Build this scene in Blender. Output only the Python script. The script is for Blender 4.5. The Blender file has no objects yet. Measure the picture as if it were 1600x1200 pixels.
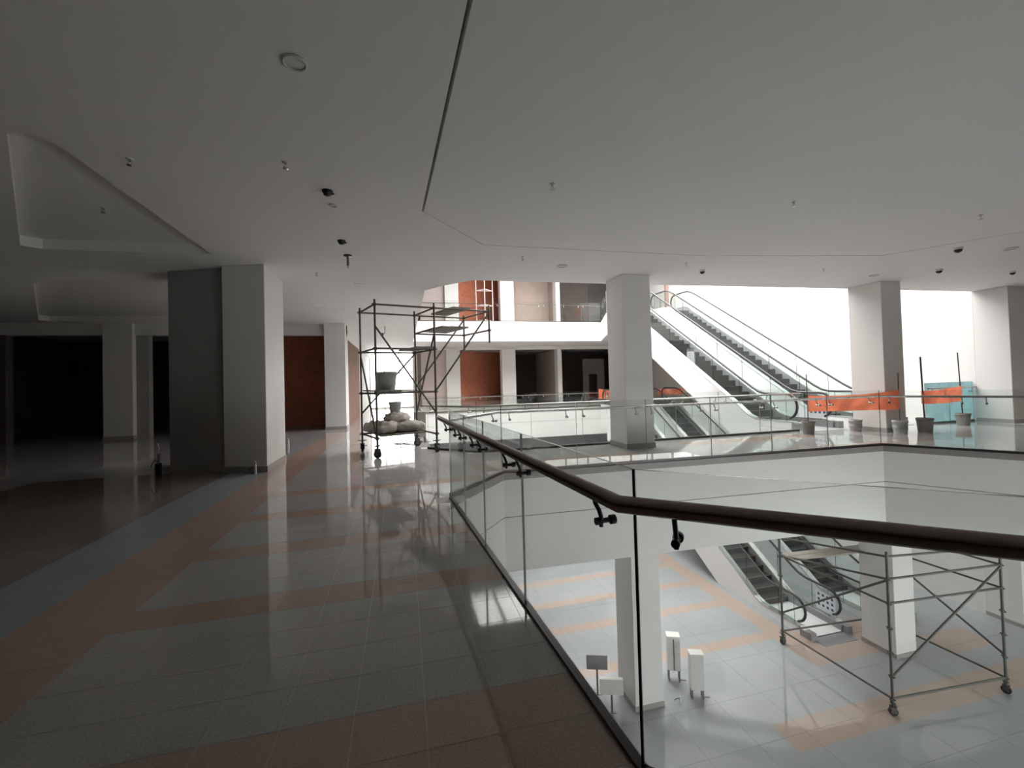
import bpy, bmesh, math, random
from mathutils import Vector, Matrix
from mathutils.geometry import tessellate_polygon
random.seed(7)
S = bpy.context.scene
C = S.collection

# ------------------------------------------------------------------ camera
EYE = 1.55
F, YAW, PITCH, ROLL, CY = 675.0, 0.2478, 0.0188, 0.0275, 585.0
cam_d = bpy.data.cameras.new('camera')
cam = bpy.data.objects.new('camera', cam_d); C.objects.link(cam)
cam_d.sensor_width = 36.0
cam_d.lens = F / 1600.0 * 36.0
cam_d.shift_y = -(600.0 - CY) / 1600.0
cam_d.clip_start = 0.02; cam_d.clip_end = 300
fwd = Vector((math.sin(YAW) * math.cos(PITCH), math.cos(YAW) * math.cos(PITCH), math.sin(PITCH)))
rgt = Vector((math.cos(YAW), -math.sin(YAW), 0))
dwn = fwd.cross(rgt)
r2 = math.cos(ROLL) * rgt + math.sin(ROLL) * dwn
d2 = -math.sin(ROLL) * rgt + math.cos(ROLL) * dwn
M = Matrix.Identity(4)
for i in range(3):
    M[i][0] = r2[i]; M[i][1] = -d2[i]; M[i][2] = -fwd[i]
M[2][3] = EYE
cam.matrix_world = M
S.camera = cam

# ------------------------------------------------------------------ world, sun, exposure
W = bpy.data.worlds.new('world'); S.world = W; W.use_nodes = True
bg = W.node_tree.nodes['Background']
bg.inputs[0].default_value = (1.0, 0.968, 0.955, 1)
bg.inputs[1].default_value = 9.0
sun_d = bpy.data.lights.new('sun', 'SUN'); sun_d.energy = 2.5; sun_d.angle = math.radians(6); sun_d.color = (1, .97, .92)
sun = bpy.data.objects.new('sun', sun_d); C.objects.link(sun)
sun.rotation_euler = Vector((0.46, 0.36, -0.81)).to_track_quat('-Z', 'Y').to_euler()
X_R = 17.99
def portal(name, loc, sx, sy, rot):
    d = bpy.data.lights.new(name, 'AREA'); d.shape = 'RECTANGLE'; d.size = sx; d.size_y = sy
    d.cycles.is_portal = True
    o = bpy.data.objects.new(name, d); C.objects.link(o); o.location = loc; o.rotation_euler = rot
    return o
portal('skylight_portal', (10.07, 16.6, 10.25), 13.6, 14.6, (0, 0, 0))
portal('window_portal', (-0.75, 31.0, 2.0), 2.9, 4.2, (math.radians(-90), 0, 0))
portal('added_facade_portal', (X_R, -2.4, -3.85), 3.6, 7.2, (0, math.radians(90), 0))  # samples sky through the added facade on the right
portal('added_back_portal', (11.5, -7.29, -3.8), 11.0, 3.8, (math.radians(90), 0, 0))  # samples sky through the added front behind the viewer
S.view_settings.view_transform = 'Standard'
S.view_settings.look = 'None'
S.view_settings.gamma = 1.0
S.view_settings.use_curve_mapping = False
S.view_settings.exposure = 0.12
try:
    S.cycles.max_bounces = 11; S.cycles.diffuse_bounces = 8; S.cycles.glossy_bounces = 5
    S.cycles.transparent_max_bounces = 32; S.cycles.transmission_bounces = 4
    S.cycles.caustics_reflective = False; S.cycles.caustics_refractive = False
    S.cycles.sample_clamp_indirect = 6.0
    S.cycles.use_denoising = True
    S.cycles.use_adaptive_sampling = True; S.cycles.adaptive_threshold = .06
except Exception:
    pass

# ------------------------------------------------------------------ materials
def mat(name, col, rough=.6, metal=0.0, bump=0.0, bscale=60.0, var=0.0, vscale=4.0, spec=None):
    m = bpy.data.materials.new(name); m.use_nodes = True
    nt = m.node_tree; b = nt.nodes['Principled BSDF']
    b.inputs['Base Color'].default_value = (*col, 1)
    b.inputs['Roughness'].default_value = rough
    b.inputs['Metallic'].default_value = metal
    if spec is not None: b.inputs['Specular IOR Level'].default_value = spec
    if var or bump:
        tc = nt.nodes.new('ShaderNodeNewGeometry')
        n = nt.nodes.new('ShaderNodeTexNoise'); n.inputs['Scale'].default_value = vscale; n.inputs['Detail'].default_value = 6
        nt.links.new(tc.outputs['Position'], n.inputs['Vector'])
        if var:
            mx = nt.nodes.new('ShaderNodeMix'); mx.data_type = 'RGBA'
            mx.inputs[6].default_value = (*[c * (1 - var) for c in col], 1)
            mx.inputs[7].default_value = (*[min(1, c * (1 + var)) for c in col], 1)
            nt.links.new(n.outputs['Fac'], mx.inputs[0]); nt.links.new(mx.outputs[2], b.inputs['Base Color'])
        if bump:
            n2 = nt.nodes.new('ShaderNodeTexNoise'); n2.inputs['Scale'].default_value = bscale; n2.inputs['Detail'].default_value = 4
            nt.links.new(tc.outputs['Position'], n2.inputs['Vector'])
            bp = nt.nodes.new('ShaderNodeBump'); bp.inputs['Strength'].default_value = bump; bp.inputs['Distance'].default_value = .01
            nt.links.new(n2.outputs['Fac'], bp.inputs['Height']); nt.links.new(bp.outputs['Normal'], b.inputs['Normal'])
    return m

white = mat('white_paint', (.80, .79, .77), .7, bump=.03, var=.02, vscale=1.5)
ceil_m = mat('ceiling_paint', (.84, .83, .81), .75, bump=.02, var=.015, vscale=.8)
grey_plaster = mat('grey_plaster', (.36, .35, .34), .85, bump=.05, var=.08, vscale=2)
col_white = mat('column_paint', (.76, .75, .73), .65, bump=.02, var=.02, vscale=1.2)
base_grey = mat('skirting_grey', (.36, .34, .32), .5, var=.08)
edge_trim = mat('slab_edge_trim', (.30, .28, .27), .5, var=.06)
dark_metal = mat('dark_base_shoe', (.05, .045, .045), .35, metal=.6)
steel = mat('brushed_steel', (.50, .48, .46), .24, metal=1.0, var=.05, vscale=30)
bronze = mat('bronze_handrail', (.235, .185, .175), .24, metal=.9, var=.06, vscale=8)
bracket_m = mat('bracket_black', (.03, .028, .028), .4, metal=.5)
scaf_m = mat('scaffold_steel', (.13, .115, .105), .6, metal=.6, bump=.1, var=.35, vscale=12)
scaf2_m = mat('scaffold_galvanised', (.115, .115, .105), .55, metal=.4, bump=.08, var=.25, vscale=10)
plank_m = mat('plank_wood', (.22, .20, .17), .85, bump=.2, bscale=30, var=.3, vscale=9)
plank2_m = mat('plank_pale', (.40, .37, .33), .85, bump=.2, bscale=30, var=.2, vscale=9)
rubber = mat('rubber_black', (.02, .02, .02), .45)
rubber_rail = mat('handrail_rubber', (.035, .035, .037), .38)
step_m = mat('escalator_step', (.028, .028, .03), .55, metal=.2, var=.25, vscale=25)
step_edge = mat('escalator_step_edge', (.16, .15, .10), .5, metal=.3)
clad_m = mat('escalator_cladding', (.80, .80, .81), .35, var=.01)
deck_m = mat('escalator_deck_steel', (.62, .62, .62), .22, metal=1.0)
comb_m = mat('comb_plate', (.30, .30, .31), .6, metal=.3, var=.15, vscale=40)
bucket_m = mat('bucket_cement_grey', (.26, .245, .23), .85, bump=.2, var=.25, vscale=14)
bucket_w = mat('bucket_worn_white', (.42, .42, .41), .6, var=.35, vscale=9)
concrete_m = mat('concrete_fill', (.33, .31, .28), .95, bump=.5, bscale=50, var=.2, vscale=18)
tub_m = mat('tub_grey_green', (.30, .33, .31), .65, var=.3, vscale=10)
sack_m = mat('cement_sack', (.56, .52, .47), .9, bump=.4, bscale=25, var=.3, vscale=8)
rod_m = mat('rebar_rod', (.09, .065, .07), .6, metal=.4, var=.2)
box_m = mat('panel_box_white', (.72, .71, .68), .5, var=.04)
box_grey = mat('panel_box_grey', (.45, .43, .40), .5, var=.06)
leg_m = mat('panel_leg_grey', (.22, .21, .21), .5, metal=.5)
sign_dark = mat('panel_plate_grey', (.30, .30, .31), .5)
black_m = mat('black_plastic', (.02, .02, .02), .4)
lamp_white = mat('fixture_white', (.72, .72, .70), .45)
tan_wall = mat('tan_plaster', (.46, .38, .33), .85, var=.12, vscale=2)
post_brown = mat('brown_post', (.23, .16, .14), .6, var=.1)
beige_panel = mat('beige_panel', (.56, .48, .45), .6, var=.04)
frame_m = mat('window_frame_white', (.70, .70, .70), .5)
ladder_m = mat('pale_scaffold_paint', (.75, .68, .63), .5)
pict_m = mat('pictogram_blue', (.05, .07, .16), .5)
pict_w = mat('pictogram_panel_white', (.75, .77, .80), .4)
grout = mat('floor_grout', (.47, .445, .42), .5)
dark_block_shade = mat('dark_block_room_shade', (.075, .06, .055), .95, bump=.2, var=.2, vscale=3)  # near-black colour carries the shade of the unlit main level bays
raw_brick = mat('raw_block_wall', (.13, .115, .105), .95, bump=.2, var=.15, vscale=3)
dark_floor = mat('shop_floor', (.30, .29, .28), .6, var=.1)
red_ply = mat('red_coated_wall', (.27, .085, .05), .6, var=.18, vscale=3)

def brick_mat(name, c1, c2, mortar, scale=4.0):
    m = bpy.data.materials.new(name); m.use_nodes = True
    nt = m.node_tree; b = nt.nodes['Principled BSDF']; b.inputs['Roughness'].default_value = .9
    g = nt.nodes.new('ShaderNodeNewGeometry')
    sx = nt.nodes.new('ShaderNodeSeparateXYZ'); nt.links.new(g.outputs['Position'], sx.inputs[0])
    ad = nt.nodes.new('ShaderNodeMath'); ad.operation = 'ADD'
    nt.links.new(sx.outputs['X'], ad.inputs[0]); nt.links.new(sx.outputs['Y'], ad.inputs[1])
    cb = nt.nodes.new('ShaderNodeCombineXYZ'); nt.links.new(ad.outputs[0], cb.inputs['X']); nt.links.new(sx.outputs['Z'], cb.inputs['Y'])
    t = nt.nodes.new('ShaderNodeTexBrick'); nt.links.new(cb.outputs[0], t.inputs['Vector'])
    t.inputs['Color1'].default_value = (*c1, 1); t.inputs['Color2'].default_value = (*c2, 1); t.inputs['Mortar'].default_value = (*mortar, 1)
    t.inputs['Scale'].default_value = 1.0; t.inputs['Brick Width'].default_value = .36; t.inputs['Row Height'].default_value = .21
    t.inputs['Mortar Size'].default_value = .012; t.inputs['Bias'].default_value = -.1
    n = nt.nodes.new('ShaderNodeTexNoise'); n.inputs['Scale'].default_value = 1.3; n.inputs['Detail'].default_value = 5
    nt.links.new(g.outputs['Position'], n.inputs['Vector'])
    mx = nt.nodes.new('ShaderNodeMix'); mx.data_type = 'RGBA'; mx.blend_type = 'MULTIPLY'; mx.inputs[0].default_value = .3
    nt.links.new(t.outputs['Color'], mx.inputs[6]); nt.links.new(n.outputs['Color'], mx.inputs[7])
    cr = nt.nodes.new('ShaderNodeBrightContrast'); cr.inputs['Bright'].default_value = .0
    nt.links.new(mx.outputs[2], cr.inputs['Color']); nt.links.new(cr.outputs[0], b.inputs['Base Color'])
    bp = nt.nodes.new('ShaderNodeBump'); bp.inputs['Strength'].default_value = .5; bp.inputs['Distance'].default_value = .01; bp.invert = True
    nt.links.new(t.outputs['Fac'], bp.inputs['Height']); nt.links.new(bp.outputs['Normal'], b.inputs['Normal'])
    return m
brick = brick_mat('red_brick', (.60, .20, .11), (.50, .165, .09), (.42, .23, .17))
brick_tan = brick_mat('brown_brick', (.30, .17, .12), (.25, .14, .10), (.25, .18, .15))

def glass_mat(name, tint, rough=0.0, ior=1.5, film=0.0, filmcol=(1, 1, 1)):
    m = bpy.data.materials.new(name); m.use_nodes = True
    nt = m.node_tree; nt.nodes.clear()
    o = nt.nodes.new('ShaderNodeOutputMaterial')
    tr = nt.nodes.new('ShaderNodeBsdfTransparent'); tr.inputs[0].default_value = (*tint, 1)
    gl = nt.nodes.new('ShaderNodeBsdfGlossy'); gl.inputs['Roughness'].default_value = rough
    lw = nt.nodes.new('ShaderNodeLayerWeight'); lw.inputs[0].default_value = .5
    pw = nt.nodes.new('ShaderNodeMath'); pw.operation = 'POWER'; pw.inputs[1].default_value = 5.0
    nt.links.new(lw.outputs['Facing'], pw.inputs[0])
    fr = nt.nodes.new('ShaderNodeMapRange'); fr.inputs[3].default_value = .04; fr.inputs[4].default_value = .95
    nt.links.new(pw.outputs[0], fr.inputs[0])
    mx = nt.nodes.new('ShaderNodeMixShader')
    nt.links.new(fr.outputs[0], mx.inputs[0]); nt.links.new(tr.outputs[0], mx.inputs[1]); nt.links.new(gl.outputs[0], mx.inputs[2])
    last = mx
    if film:
        df = nt.nodes.new('ShaderNodeBsdfDiffuse'); df.inputs[0].default_value = (*filmcol, 1)
        m2 = nt.nodes.new('ShaderNodeMixShader')
        n = nt.nodes.new('ShaderNodeTexNoise'); n.inputs['Scale'].default_value = 3.0
        mr = nt.nodes.new('ShaderNodeMapRange'); mr.inputs[3].default_value = film * .5; mr.inputs[4].default_value = min(1, film * 1.5)
        nt.links.new(n.outputs['Fac'], mr.inputs[0]); nt.links.new(mr.outputs[0], m2.inputs[0])
        nt.links.new(mx.outputs[0], m2.inputs[1]); nt.links.new(df.outputs[0], m2.inputs[2]); last = m2
    nt.links.new(last.outputs[0], o.inputs[0])
    return m
glass = glass_mat('clear_glass', (.955, .975, .965))
glass_esc = glass_mat('escalator_glass', (.93, .965, .955))
glass_win = glass_mat('window_glass', (.95, .97, .97))
glass_blue = glass_mat('blue_film_glass', (.70, .90, .93), film=.42, filmcol=(.62, .88, .92))
glass_joint = mat('glass_joint_grey', (.30, .34, .33), .3)
glass_edge = mat('glass_edge_dark', (.012, .022, .02), .2)

def terrazzo(name, grey, beige, blue, brown, level):
    """Polished terrazzo; the coloured bands are laid out in metres on the floor plan."""
    m = bpy.data.materials.new(name); m.use_nodes = True
    nt = m.node_tree; b = nt.nodes['Principled BSDF']
    b.inputs['Roughness'].default_value = .10
    b.inputs['Specular IOR Level'].default_value = .5
    g = nt.nodes.new('ShaderNodeNewGeometry'); sp = nt.nodes.new('ShaderNodeSeparateXYZ')
    nt.links.new(g.outputs['Position'], sp.inputs[0])
    X, Y = sp.outputs['X'], sp.outputs['Y']
    def between(v, a, c):
        q = nt.nodes.new('ShaderNodeMath'); q.operation = 'COMPARE'
        nt.links.new(v, q.inputs[0]); q.inputs[1].default_value = (a + c) / 2; q.inputs[2].default_value = (c - a) / 2
        return q.outputs[0]
    def op(kind, a, c):
        q = nt.nodes.new('ShaderNodeMath'); q.operation = kind
        nt.links.new(a, q.inputs[0]); nt.links.new(c, q.inputs[1]); return q.outputs[0]
    def rect(x0, x1, y0, y1): return op('MULTIPLY', between(X, x0, x1), between(Y, y0, y1))
    def union(l):
        r = l[0]
        for k in l[1:]: r = op('MAXIMUM', r, k)
        return r
    state = {'c': None}
    def paint(mask, col):
        mx = nt.nodes.new('ShaderNodeMix'); mx.data_type = 'RGBA'
        nt.links.new(mask, mx.inputs[0])
        if state['c'] is None: mx.inputs[6].default_value = (*grey, 1)
        else: nt.links.new(state['c'], mx.inputs[6])
        mx.inputs[7].default_value = (*col, 1); state['c'] = mx.outputs[2]
    if level == 'main':
        tx, ty = .325, .293
        beiges = [rect(-1.88, .9, y, y + ty) for y in (3.37, 3.37 + 4 * ty, 3.37 + 8 * ty, 3.37 + 12 * ty)]
        beiges.append(rect(-1.88, .9, -1.0, 2.198)); beiges.append(rect(-1.88 - 2 * tx, -1.88, -3, 16))
        beiges.append(rect(1.2, 4.7, 7.45, 8.3)); beiges.append(rect(6.4, 10.0, 8.55, 9.1)); beiges.append(rect(5.7, 12, 7.1, 7.42))
        paint(union(beiges), beige)
        paint(rect(-1.88 - 4 * tx, -1.88 - 2 * tx, -3, 16), blue)
        paint(union([rect(-6.4, -1.88 - 4 * tx, 2, 9.6), rect(-14, -9.5, 2, 12.5)]), brown)
    else:
        beiges = [rect(9.85, 10.45, 8.8, 24)] + [rect(-4, 9.85, y, y + .36) for y in (10.04, 11.93, 13.4, 14.9, 16.5, 18.2)]
        beiges += [rect(7.3, 16.0, 6.92, 7.62), rect(9.85, 13.0, 8.8, 10.2), rect(13.6, 15.2, 8.2, 9.0)]
        paint(union(beiges), beige)
    n = nt.nodes.new('ShaderNodeTexNoise'); n.inputs['Scale'].default_value = 90; n.inputs['Detail'].default_value = 3
    nt.links.new(g.outputs['Position'], n.inputs['Vector'])
    n2 = nt.nodes.new('ShaderNodeTexNoise'); n2.inputs['Scale'].default_value = .9; n2.inputs['Detail'].default_value = 5
    nt.links.new(g.outputs['Position'], n2.inputs['Vector'])
    mr = nt.nodes.new('ShaderNodeMapRange'); mr.inputs[1].default_value = .3; mr.inputs[2].default_value = .7; mr.inputs[3].default_value = .82; mr.inputs[4].default_value = 1.14
    nt.links.new(n.outputs['Fac'], mr.inputs[0])
    m2 = nt.nodes.new('ShaderNodeMapRange'); m2.inputs[1].default_value = .3; m2.inputs[2].default_value = .7; m2.inputs[3].default_value = .93; m2.inputs[4].default_value = 1.05
    nt.links.new(n2.outputs['Fac'], m2.inputs[0])
    mul = op('MULTIPLY', mr.outputs[0], m2.outputs[0])
    vm = nt.nodes.new('ShaderNodeVectorMath'); vm.operation = 'SCALE'
    nt.links.new(state['c'], vm.inputs[0]); nt.links.new(mul, vm.inputs['Scale'])
    nt.links.new(vm.outputs[0], b.inputs['Base Color'])
    r = nt.nodes.new('ShaderNodeMapRange'); r.inputs[3].default_value = .02; r.inputs[4].default_value = .085
    nt.links.new(n2.outputs['Fac'], r.inputs[0]); nt.links.new(r.outputs[0], b.inputs['Roughness'])
    return m
terr = terrazzo('terrazzo_main', (.375, .365, .358), (.39, .29, .24), (.29, .32, .335), (.235, .205, .185), 'main')
terr_low = terrazzo('terrazzo_lower', (.365, .38, .395), (.46, .36, .31), (.40, .46, .5), (.4, .3, .2), 'lower')

# ------------------------------------------------------------------ helpers
def new_obj(name, me, parent=None, m=None):
    o = bpy.data.objects.new(name, me)
    C.objects.link(o)
    if m is not None:
        for q in (m if isinstance(m, (list, tuple)) else [m]): me.materials.append(q)
    if parent is not None: o.parent = parent
    return o
def tag(o, label=None, cat=None, group=None, kind=None):
    if label: o['label'] = label
    if cat: o['category'] = cat
    if group: o['group'] = group
    if kind: o['kind'] = kind
    return o
def thing(name, label, cat, loc=(0, 0, 0), rz=0, group=None):
    o = bpy.data.objects.new(name, None); C.objects.link(o)
    o.empty_display_size = .1
    o.location = loc; o.rotation_euler = (0, 0, rz)
    return tag(o, label, cat, group)
class MB:
    """collects faces of one mesh"""
    def __init__(s): s.v = []; s.f = []; s.mi = []; s.sm = []
    def add(s, vs, fs, mi=0, smooth=False):
        k = len(s.v); s.v += [tuple(p) for p in vs]
        for f in fs: s.f.append([i + k for i in f]); s.mi.append(mi); s.sm.append(smooth)
    def box(s, x0, x1, y0, y1, z0, z1, mi=0):
        v = [(x0, y0, z0), (x1, y0, z0), (x1, y1, z0), (x0, y1, z0), (x0, y0, z1), (x1, y0, z1), (x1, y1, z1), (x0, y1, z1)]
        s.add(v, [(0, 3, 2, 1), (4, 5, 6, 7), (0, 1, 5, 4), (1, 2, 6, 5), (2, 3, 7, 6), (3, 0, 4, 7)], mi)
        return s
    def prism(s, poly, z0, z1, mi=0, top=True, bot=True):
        n = len(poly)
        v = [(p[0], p[1], z0) for p in poly] + [(p[0], p[1], z1) for p in poly]
        area = sum(poly[i][0] * poly[(i + 1) % n][1] - poly[(i + 1) % n][0] * poly[i][1] for i in range(n))
        fs = []
        for i in range(n):
            j = (i + 1) % n
            fs.append((i, j, j + n, i + n) if area > 0 else (j, i, i + n, j + n))
        if top: fs.append(tuple(range(n, 2 * n)) if area > 0 else tuple(range(2 * n - 1, n - 1, -1)))
        if bot: fs.append(tuple(range(n - 1, -1, -1)) if area > 0 else tuple(range(n)))
        s.add(v, fs, mi)
        return s
    def tube(s, pts, r, n=8, mi=0, caps=True, closed=False):
        pts = [Vector(p) for p in pts]; rings = []
        up = Vector((0, 0, 1))
        N = len(pts)
        tang = []
        for i in range(N):
            a = pts[i - 1] if (i > 0 or closed) else pts[i]
            b = pts[(i + 1) % N] if (i < N - 1 or closed) else pts[i]
            t1 = (pts[i] - a).normalized() if (pts[i] - a).length > 1e-9 else None
            t2 = (b - pts[i]).normalized() if (b - pts[i]).length > 1e-9 else None
            t = (t1 or t2) + (t2 or t1); t.normalize()
            cosh = t.dot(t1 or t2)
            tang.append((t, max(.35, cosh), (t1 or t2)))
        t0 = tang[0][0]
        nx = t0.cross(up)
        if nx.length < 1e-3: nx = t0.cross(Vector((0, 1, 0)))
        nx.normalize(); ny = nx.cross(t0).normalized()
        vs = []
        for i in range(N):
            t, ch, t1 = tang[i]
            nx = (nx - t * nx.dot(t)).normalized(); ny = t.cross(nx).normalized()
            # miter: stretch along the bend direction
            bend = (t1 - t * t1.dot(t)); bl = bend.length
            for k in range(n):
                a = 2 * math.pi * k / n
                o = nx * math.cos(a) * r + ny * math.sin(a) * r
                if bl > 1e-4:
                    bd = bend / bl
                    o = o + bd * o.dot(bd) * (1 / ch - 1)
                vs.append(pts[i] + o)
        fs = []
        for i in range(N - (0 if closed else 1)):
            for k in range(n):
                a = i * n + k; b = i * n + (k + 1) % n
                j = (i + 1) % N
                fs.append((a, b, j * n + (k + 1) % n, j * n + k))
        s.add(vs, fs, mi, True)
        if caps and not closed:
            s.add(vs[:n], [tuple(range(n - 1, -1, -1))], mi); s.add(vs[-n:], [tuple(range(n))], mi)
        return s
    def lathe(s, prof, n=20, cx=0, cy=0, cz=0, mi=0, caps=True):
        vs = []
        for r, z in prof:
            for k in range(n):
                a = 2 * math.pi * k / n
                vs.append((cx + r * math.cos(a), cy + r * math.sin(a), cz + z))
        fs = []
        for i in range(len(prof) - 1):
            for k in range(n):
                fs.append((i * n + k, i * n + (k + 1) % n, (i + 1) * n + (k + 1) % n, (i + 1) * n + k))
        s.add(vs, fs, mi, True)
        if caps:
            s.add(vs[:n], [tuple(range(n - 1, -1, -1))], mi); s.add(vs[-n:], [tuple(range(n))], mi)
        return s
    def mesh(s, name):
        me = bpy.data.meshes.new(name); me.from_pydata(s.v, [], s.f)
        for p, q, sm in zip(me.polygons, s.mi, s.sm): p.material_index = q; p.use_smooth = sm
        me.update(); return me
    def build(s, name, m, parent=None, inv=None):
        return new_obj(name, s.mesh(name), parent, m)
def bevel(o, w=.006, seg=2):
    b = o.modifiers.new('bevel', 'BEVEL'); b.width = w; b.segments = seg; b.limit_method = 'ANGLE'; b.angle_limit = math.radians(40)
    return o
def holed(mb, outer, holes, z0, z1, mt=0, ms=0, mbm=0, outer_sides=True):
    """slab with holes; material index for top, sides, bottom"""
    loops = [[Vector((p[0], p[1], 0)) for p in outer]] + [[Vector((p[0], p[1], 0)) for p in h] for h in holes]
    tris = tessellate_polygon(loops)
    flat = [p for l in loops for p in l]
    for z, up, mi in ((z1, True, mt), (z0, False, mbm)):
        vs = [(p.x, p.y, z) for p in flat]; fs = []
        for t in tris:
            a, b, c = (flat[i] for i in t)
            ccw = (b - a).cross(c - a).z > 0
            fs.append(tuple(t) if ccw == up else tuple(reversed(t)))
        mb.add(vs, fs, mi)
    for li, l in enumerate(loops):
        if li == 0 and not outer_sides: continue
        n = len(l); area = sum(l[i].x * l[(i + 1) % n].y - l[(i + 1) % n].x * l[i].y for i in range(n))
        ccw = (area > 0) == (li == 0)
        for i in range(n):
            a, b = l[i], l[(i + 1) % n]
            q = [(a.x, a.y, z0), (b.x, b.y, z0), (b.x, b.y, z1), (a.x, a.y, z1)]
            mb.add(q, [(0, 1, 2, 3) if ccw else (3, 2, 1, 0)], ms)
def offset_poly(poly, d):
    """closed polygon offset; d>0 grows a counter-clockwise polygon"""
    n = len(poly); out = []
    area = sum(poly[i][0] * poly[(i + 1) % n][1] - poly[(i + 1) % n][0] * poly[i][1] for i in range(n))
    s = 1 if area > 0 else -1
    for i in range(n):
        p0, p1, p2 = Vector(poly[i - 1]), Vector(poly[i]), Vector(poly[(i + 1) % n])
        e1 = (p1 - p0).normalized(); e2 = (p2 - p1).normalized()
        n1 = Vector((e1.y, -e1.x)) * s; n2 = Vector((e2.y, -e2.x)) * s
        b = (n1 + n2).normalized()
        out.append(tuple(p1 + b * (d / max(.3, b.dot(n1)))))
    return out
def inside(poly, x, y):
    r = False; n = len(poly)
    for i in range(n):
        x1, y1 = poly[i]; x2, y2 = poly[(i + 1) % n]
        if (y1 > y) != (y2 > y) and x < (x2 - x1) * (y - y1) / (y2 - y1) + x1: r = not r
    return r
def copy_tree(o, parent=None):
    c = o.copy(); C.objects.link(c); c.parent = parent
    for ch in list(o.children): copy_tree(ch, c)
    return c

# ------------------------------------------------------------------ plan (metres)
H = 3.92           # ceiling over the main level
ZU = 5.05          # upper floor
ZL = -5.766        # lower floor
SB = -1.67         # underside of the main slab
X0, X1, Y0, Y1 = -15.0, 17.7, -7.0, 34.0
GLASS_A = [(.885, 1.56), (.60, 5.95), (1.62, 7.24), (9.80, 6.98), (11.25, 4.62), (11.25, -2.6), (5.05, -2.6)]
HOLE_A = offset_poly(GLASS_A, -.022)
VOID = [(1.60, 9.68), (10.42, 9.68), (10.42, 11.0), (14.85, 11.0), (14.85, 9.42), (16.8, 9.42), (16.8, 20.6),
        (10.42, 20.6), (10.42, 21.0), (11.9, 24.0), (.62, 24.0), (.62, 10.75)]
VOID_UP = [(1.62, 9.76), (5.0, 9.70), (12.2, 9.38), (16.8, 9.22), (16.8, 20.3), (10.42, 20.3), (10.42, 20.7), (11.7, 24.0), (.58, 24.0), (.58, 11.0), (.98, 10.42)]
OUT = [(X0, Y0), (X1, Y0), (X1, Y1), (X0, Y1)]

# ------------------------------------------------------------------ main floor slab and tiles
mb = MB()
holed(mb, OUT, [HOLE_A, VOID], -.74, -.0012, 0, 1, 1)
holed(mb, OUT, [HOLE_A, VOID], SB, -.752, 1, 1, 1)
floor = tag(mb.build('floor', [grout, white]), 'main level terrazzo floor slab with white fascias around the openings', kind='structure')
TX, TY, GAP = .325, .293, .0026
ka, kb = offset_poly(HOLE_A, .004), offset_poly(VOID, .004)
cells = []; cut = []
def crossings(poly, x, y):
    """edges of poly that cut the tile rectangle"""
    out = []
    for e in range(len(poly)):
        p, q = Vector(poly[e]), Vector(poly[(e + 1) % len(poly)])
        t0, t1 = 0.0, 1.0; d = q - p; ok = True
        for c, lo, hi in ((0, x, x + TX), (1, y, y + TY)):
            if abs(d[c]) < 1e-9:
                if not (lo < p[c] < hi): ok = False
                continue
            a, b = sorted(((lo - p[c]) / d[c], (hi - p[c]) / d[c])); t0, t1 = max(t0, a), min(t1, b)
        if ok and t0 < t1 - 1e-9: out.append((p, q))
    return out
def clip(rect_, p, q, poly):
    """part of the rectangle on the floor side of edge p-q"""
    n = Vector((-(q - p).y, (q - p).x)).normalized(); m_ = (p + q) / 2
    if inside(poly, *(m_ + n * .02)): n = -n
    out = []
    for a, b in zip(rect_, rect_[1:] + rect_[:1]):
        a, b = Vector(a), Vector(b); da, db = (a - p).dot(n), (b - p).dot(n)
        if da >= 0: out.append(tuple(a))
        if (da >= 0) != (db >= 0): out.append(tuple(a + (b - a) * (da / (da - db))))
    return out
for i in range(-41, 58):
    for j in range(-16, 95):
        x = -1.88 + i * TX; y = 3.37 + j * TY
        if x < -14.9 or x + TX > 16.75 or y < -1.5 or y + TY > 30.9: continue
        if x > 1 and not (7.0 - TY < y < 11.0) and not (x > 9 and 3 < y < 8) and not (y < 7.3 and x < 2.5): continue
        g = GAP / 2
        r4 = [(x + g, y + g), (x + TX - g, y + g), (x + TX - g, y + TY - g), (x + g, y + TY - g)]
        ins = [inside(ka, *p) or inside(kb, *p) for p in r4]
        ed = [(e, ka) for e in crossings(ka, x, y)] + [(e, kb) for e in crossings(kb, x, y)]
        if not any(ins) and not ed: cells.append((x + TX / 2, y + TY / 2))
        elif len(ed) == 1:
            c_ = clip(r4, *ed[0][0], ed[0][1])
            if len(c_) > 2: cut.append(c_)
def view_size(x, y):
    c = Vector((x, y, -EYE)); z = c.dot(fwd)
    if z < .4: return -1
    u = 800 + F * c.dot(r2) / z; v = CY + F * c.dot(d2) / z
    if not (-20 < u < 1620 and 0 < v < 1215): return -1
    return 1 / z ** 3
cells.sort(key=lambda p: -view_size(*p))
def tile_box(mb, cx, cy, sx, sy, z0, z1):
    x0, x1, y0, y1 = cx - sx / 2, cx + sx / 2, cy - sy / 2, cy + sy / 2
    v = [(x0, y0, z0), (x1, y0, z0), (x1, y1, z0), (x0, y1, z0), (x0, y0, z1), (x1, y0, z1), (x1, y1, z1), (x0, y1, z1)]
    mb.add(v, [(4, 5, 6, 7), (0, 1, 5, 4), (1, 2, 6, 5), (2, 3, 7, 6), (3, 0, 4, 7)])
tm = MB(); tile_box(tm, 0, 0, TX - GAP, TY - GAP, -.0012, 0)
tile_me = tm.mesh('tile'); tile_me.materials.append(terr)
for x, y in cells[:300]:
    o = bpy.data.objects.new('tile', tile_me); C.objects.link(o); o.location = (x, y, 0); o.parent = floor
tm = MB()
for x, y in cells[300:]: tile_box(tm, x, y, TX - GAP, TY - GAP, -.0012, 0)
for c_ in cut: tm.prism(c_, -.0012, 0, bot=False)
tag(tm.build('tile_field', terr, floor), kind='stuff')
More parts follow.
